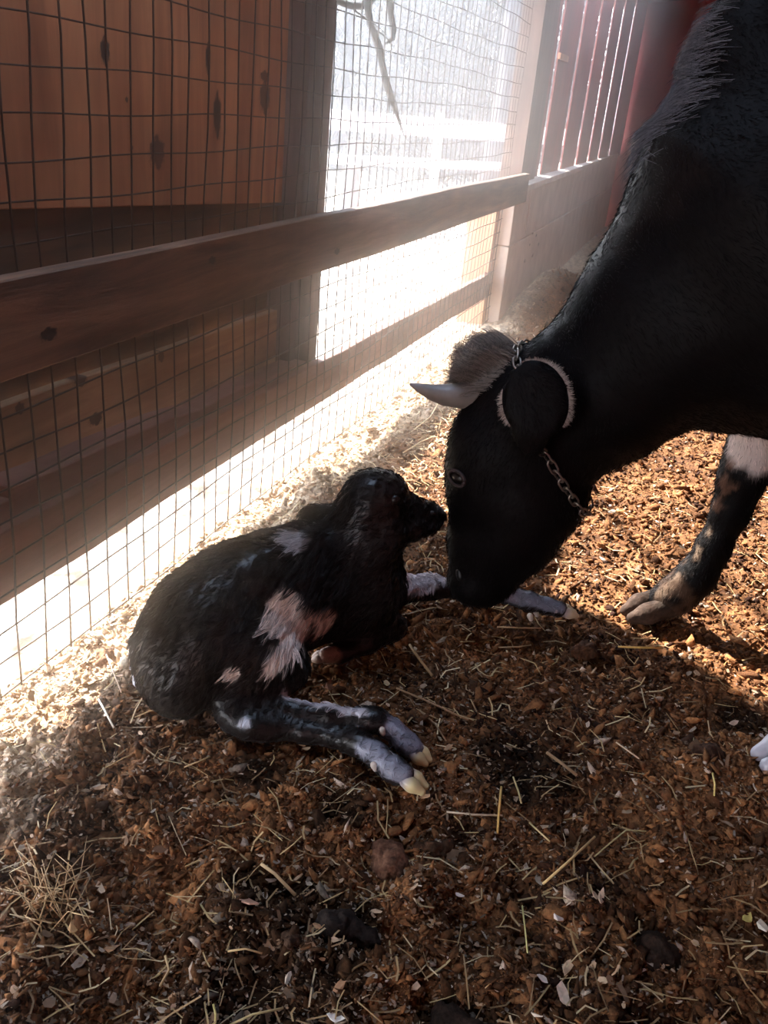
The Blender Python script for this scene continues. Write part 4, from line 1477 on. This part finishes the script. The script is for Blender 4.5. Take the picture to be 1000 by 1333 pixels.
clod(760, 640 + 210, .03, (.08, .036, .018), 'brown clod below the hoof of the calf foreleg', seed=11, flat=.5)


def straw(pp, r, col, label, z=.016, name='straw_stalk', parent=None):
    q = []
    for x, y in pp:
        b = at_z(x, y, 0); q.append((b[0], b[1], float(floor_h(b[0], b[1])[0])))
    zs = np.array([v[2] for v in q]); zz = np.linspace(zs[0], zs[-1], len(q)) + max(0, (zs - np.linspace(zs[0], zs[-1], len(q))).max())
    pts = [(a, b, c + z) for (a, b, _), c in zip(q, zz)]
    mb = MB().tube(pts, r, 6)
    o = mesh_obj(name, mb.V, mb.F, M['straw'], parent, True, np.tile(col, (len(mb.V), 1)))
    if label: tag(o, label, 'straw')
    return o


ST = (.58, .38, .16)
straw([(533, 843), (545, 862), (562, 885)], .0035, (.42, .24, .10), 'thick brown stalk right of the calf folded knee')
straw([(515, 905), (560, 925), (608, 948)], .0022, (.34, .19, .09), 'long dark stalk right of the calf hind legs')
straw([(545, 935), (565, 950), (580, 970)], .0018, (.30, .18, .09), 'short dark stalk pointing at the calf hooves')
straw([(582, 1054), (615, 1057), (655, 1058)], .0018, (.60, .45, .30), 'level pale stalk right of the calf hooves')
straw([(652, 1028), (650, 1055), (649, 1078)], .0024, (.70, .42, .12), 'upright orange stalk crossing the level pale one')
straw([(668, 1013), (675, 1030), (679, 1044)], .0018, (.62, .48, .22), 'short yellow stalk above the orange one')
straw([(706, 1156), (740, 1128), (772, 1100)], .0024, (.68, .46, .20), 'long yellow stalk, lower arm of the crossed straws')
straw([(768, 1108), (782, 1128), (799, 1150)], .0018, (.60, .42, .22), 'thin stalk crossing under the long yellow one')
straw([(775, 1112), (795, 1095), (816, 1078), (842, 1080)], .0014, (.50, .42, .20), 'thin bent greenish stalk above the crossed straws')
straw([(683, 1165), (685, 1200), (687, 1240)], .0014, (.60, .52, .20), 'thin upright yellow stalk left of the pinkish chip')
straw([(803, 851), (835, 850), (862, 848)], .0028, (.66, .42, .12), 'yellow straw lying below the cow muddy foot')
straw([(710, 988), (730, 1000), (750, 1013)], .0034, (.30, .18, .09), 'thick dark stalk in the cow shadow')
straw([(690, 1068), (715, 1098), (715, 1098)][:2], .0016, (.62, .44, .20), 'slanting straw under the yellow stalks')
straw([(648, 812), (680, 814), (705, 815)], .0022, (.48, .30, .16), 'brown stalk under the calf outstretched foreleg')
straw([(650, 838), (675, 839), (692, 838)], .0016, (.52, .36, .20), 'thin stalk below the one under the calf foreleg')
straw([(800, 975), (815, 985), (830, 995)], .0016, (.60, .42, .26), 'pale stalk in the middle of the right side')
straw([(924, 1018), (928, 1030), (928, 1042)], .0020, (.66, .48, .16), 'short upright yellow stalk at the right')
straw([(340, 640 + 480), (358, 1130), (385, 1155)], .0030, (.62, .40, .20), 'tan stalk above the black dung clod')
straw([(215, 1235), (220, 1250), (208, 1268)], .0022, (.40, .26, .12), 'brown bent stalk at the lower left')
straw([(280, 1330), (281, 1310), (278, 1295)], .0018, (.62, .50, .18), 'yellow stalk on the bottom edge')
straw([(290, 1322), (330, 1305), (370, 1298)], .0018, (.55, .42, .20), 'long yellow straw along the bottom edge')
straw([(137, 845), (145, 868), (158, 905)], .0016, (.70, .50, .35), 'long pale stalk left of the calf rump')
straw([(128, 912), (138, 930), (148, 950)], .0022, (.85, .75, .60), 'thick white straw below the pale stalk by the mesh')
straw([(250, 715), (256, 732), (258, 742)], .0020, (.60, .40, .25), 'short twig standing by the calf back', z=.03)
straw([(620, 500), (640, 488), (652, 478)], .0030, (.66, .50, .28), 'straw leaning behind the cow poll')
straw([(470, 640), (486, 650), (505, 657)][:2], .0018, (.6, .45, .25), 'straw behind the calf head')
straw([(540, 560), (560, 545), (575, 520)], .0030, (.70, .54, .32), 'long straw under the tip of the horn')
straw([(525, 590), (548, 575), (566, 566)], .0026, (.70, .54, .32), 'straw lying left of the cow brow')

# straw tuft at the lower left: one thing made of many stalks
tuft = empty('straw_tuft', tuple(at_z(55, 1165, 0)))
tag(tuft, 'pale frayed tuft of dry straw at the lower left', 'straw tuft')
gt2 = np.random.default_rng(33)
bx = at_z(75, 1185, 0)
for k in range(36):
    tip = at_z(gt2.uniform(5, 140), gt2.uniform(1085, 1215), gt2.uniform(.01, .05))
    b = bx + [gt2.normal(0, .02), gt2.normal(0, .02), 0]; b[2] = float(floor_h(b[0], b[1])[0]) + .004
    m_ = (b + tip) / 2 + [gt2.normal(0, .01), gt2.normal(0, .01), .02]
    mb = MB().tube([b, m_, tip], [.0009, .0010, .0004], 5)
    mesh_obj('stalk', mb.V, mb.F, M['straw'], tuft, True, np.tile(np.array([.42, .27, .13]) * gt2.uniform(.6, 1.2), (len(mb.V), 1)))

# many alike chips and stalks, each an object, sharing a few meshes
protos = []
for k in range(14):
    V, F = chip_verts(gch, gch.uniform(.014, .028), gch.uniform(.007, .015))
    o = mesh_obj('wood_chip', V, F, M['chip'], cols=np.tile(PAL_CHIP[k % 6] * gch.uniform(.75, 1.0), (len(V), 1)))
    protos.append(o)
pts = scatter_pts(230, r0=.78, r1=3.2, seed=140)
for i, (x, y) in enumerate(pts):
    if i < len(protos): o = protos[i]
    else:
        o = protos[i % len(protos)].copy(); COL.objects.link(o)
    lay(o, x, y, gch.uniform(0, 6.28), gch.normal(0, .35), gch.normal(0, .35), .012)
    tag(o, 'small pale wood chip lying loose in the bedding', 'wood chip', 'small wood chips in the bedding')
sp = []
for k in range(8):
    L = gch.uniform(.04, .09)
    mb = MB().tube([(-L / 2, 0, 0), (0, gch.normal(0, .004), gch.uniform(.001, .004)), (L / 2, 0, 0)], gch.uniform(.001, .0017), 5)
    o = mesh_obj('straw_stalk', mb.V, mb.F, M['straw'], None, True, np.tile(np.array([.52, .35, .16]) * gch.uniform(.6, 1.1), (len(mb.V), 1)))
    sp.append(o)
pts = scatter_pts(48, r0=.8, r1=3.5, seed=150)
for i, (x, y) in enumerate(pts):
    o = sp[i] if i < 8 else sp[i % 8].copy()
    if i >= 8: COL.objects.link(o)
    lay(o, x, y, gch.uniform(0, 6.28), 0, gch.normal(0, .15), .014)
    tag(o, 'short brown straw stalk lying loose in the bedding', 'straw', 'loose straw stalks in the bedding')

# portals at the openings, the added roof holes among them
portal('opening_portal', (4.38, 1.30, 1.25), (0, -1, 0), 2.8, 2.1)
portal('gap_portal', (2.6, 1.30, .12), (0, -1, 0), 7.2, .24)
portal('fill_hole_portal', ((SKYLIGHT[0] + SKYLIGHT[1]) / 2, (SKYLIGHT[2] + SKYLIGHT[3]) / 2, 2.80), (0, 0, -1), SKYLIGHT[1] - SKYLIGHT[0], SKYLIGHT[3] - SKYLIGHT[2])
portal('fill_hole_portal', ((SKYLIGHT_FAR[0] + SKYLIGHT_FAR[1]) / 2, (SKYLIGHT[2] + SKYLIGHT[3]) / 2, 2.80), (0, 0, -1), 2.8, SKYLIGHT[3] - SKYLIGHT[2])
portal('barn_side_portal', (4.3, -3.05, 3.07), (0, 1, 0), 16.6, .12)

# everyday category for the setting and the bulk materials
for o in list(COL.objects):
    if o.parent is None and o.type in {'MESH', 'EMPTY', 'CURVES'} and 'category' not in o and o.name not in ('haze', 'mist'):
        o['category'] = {'trim': 'door jamb'}.get(o.name.split('_')[0], o.name.split('_')[0].split('.')[0])
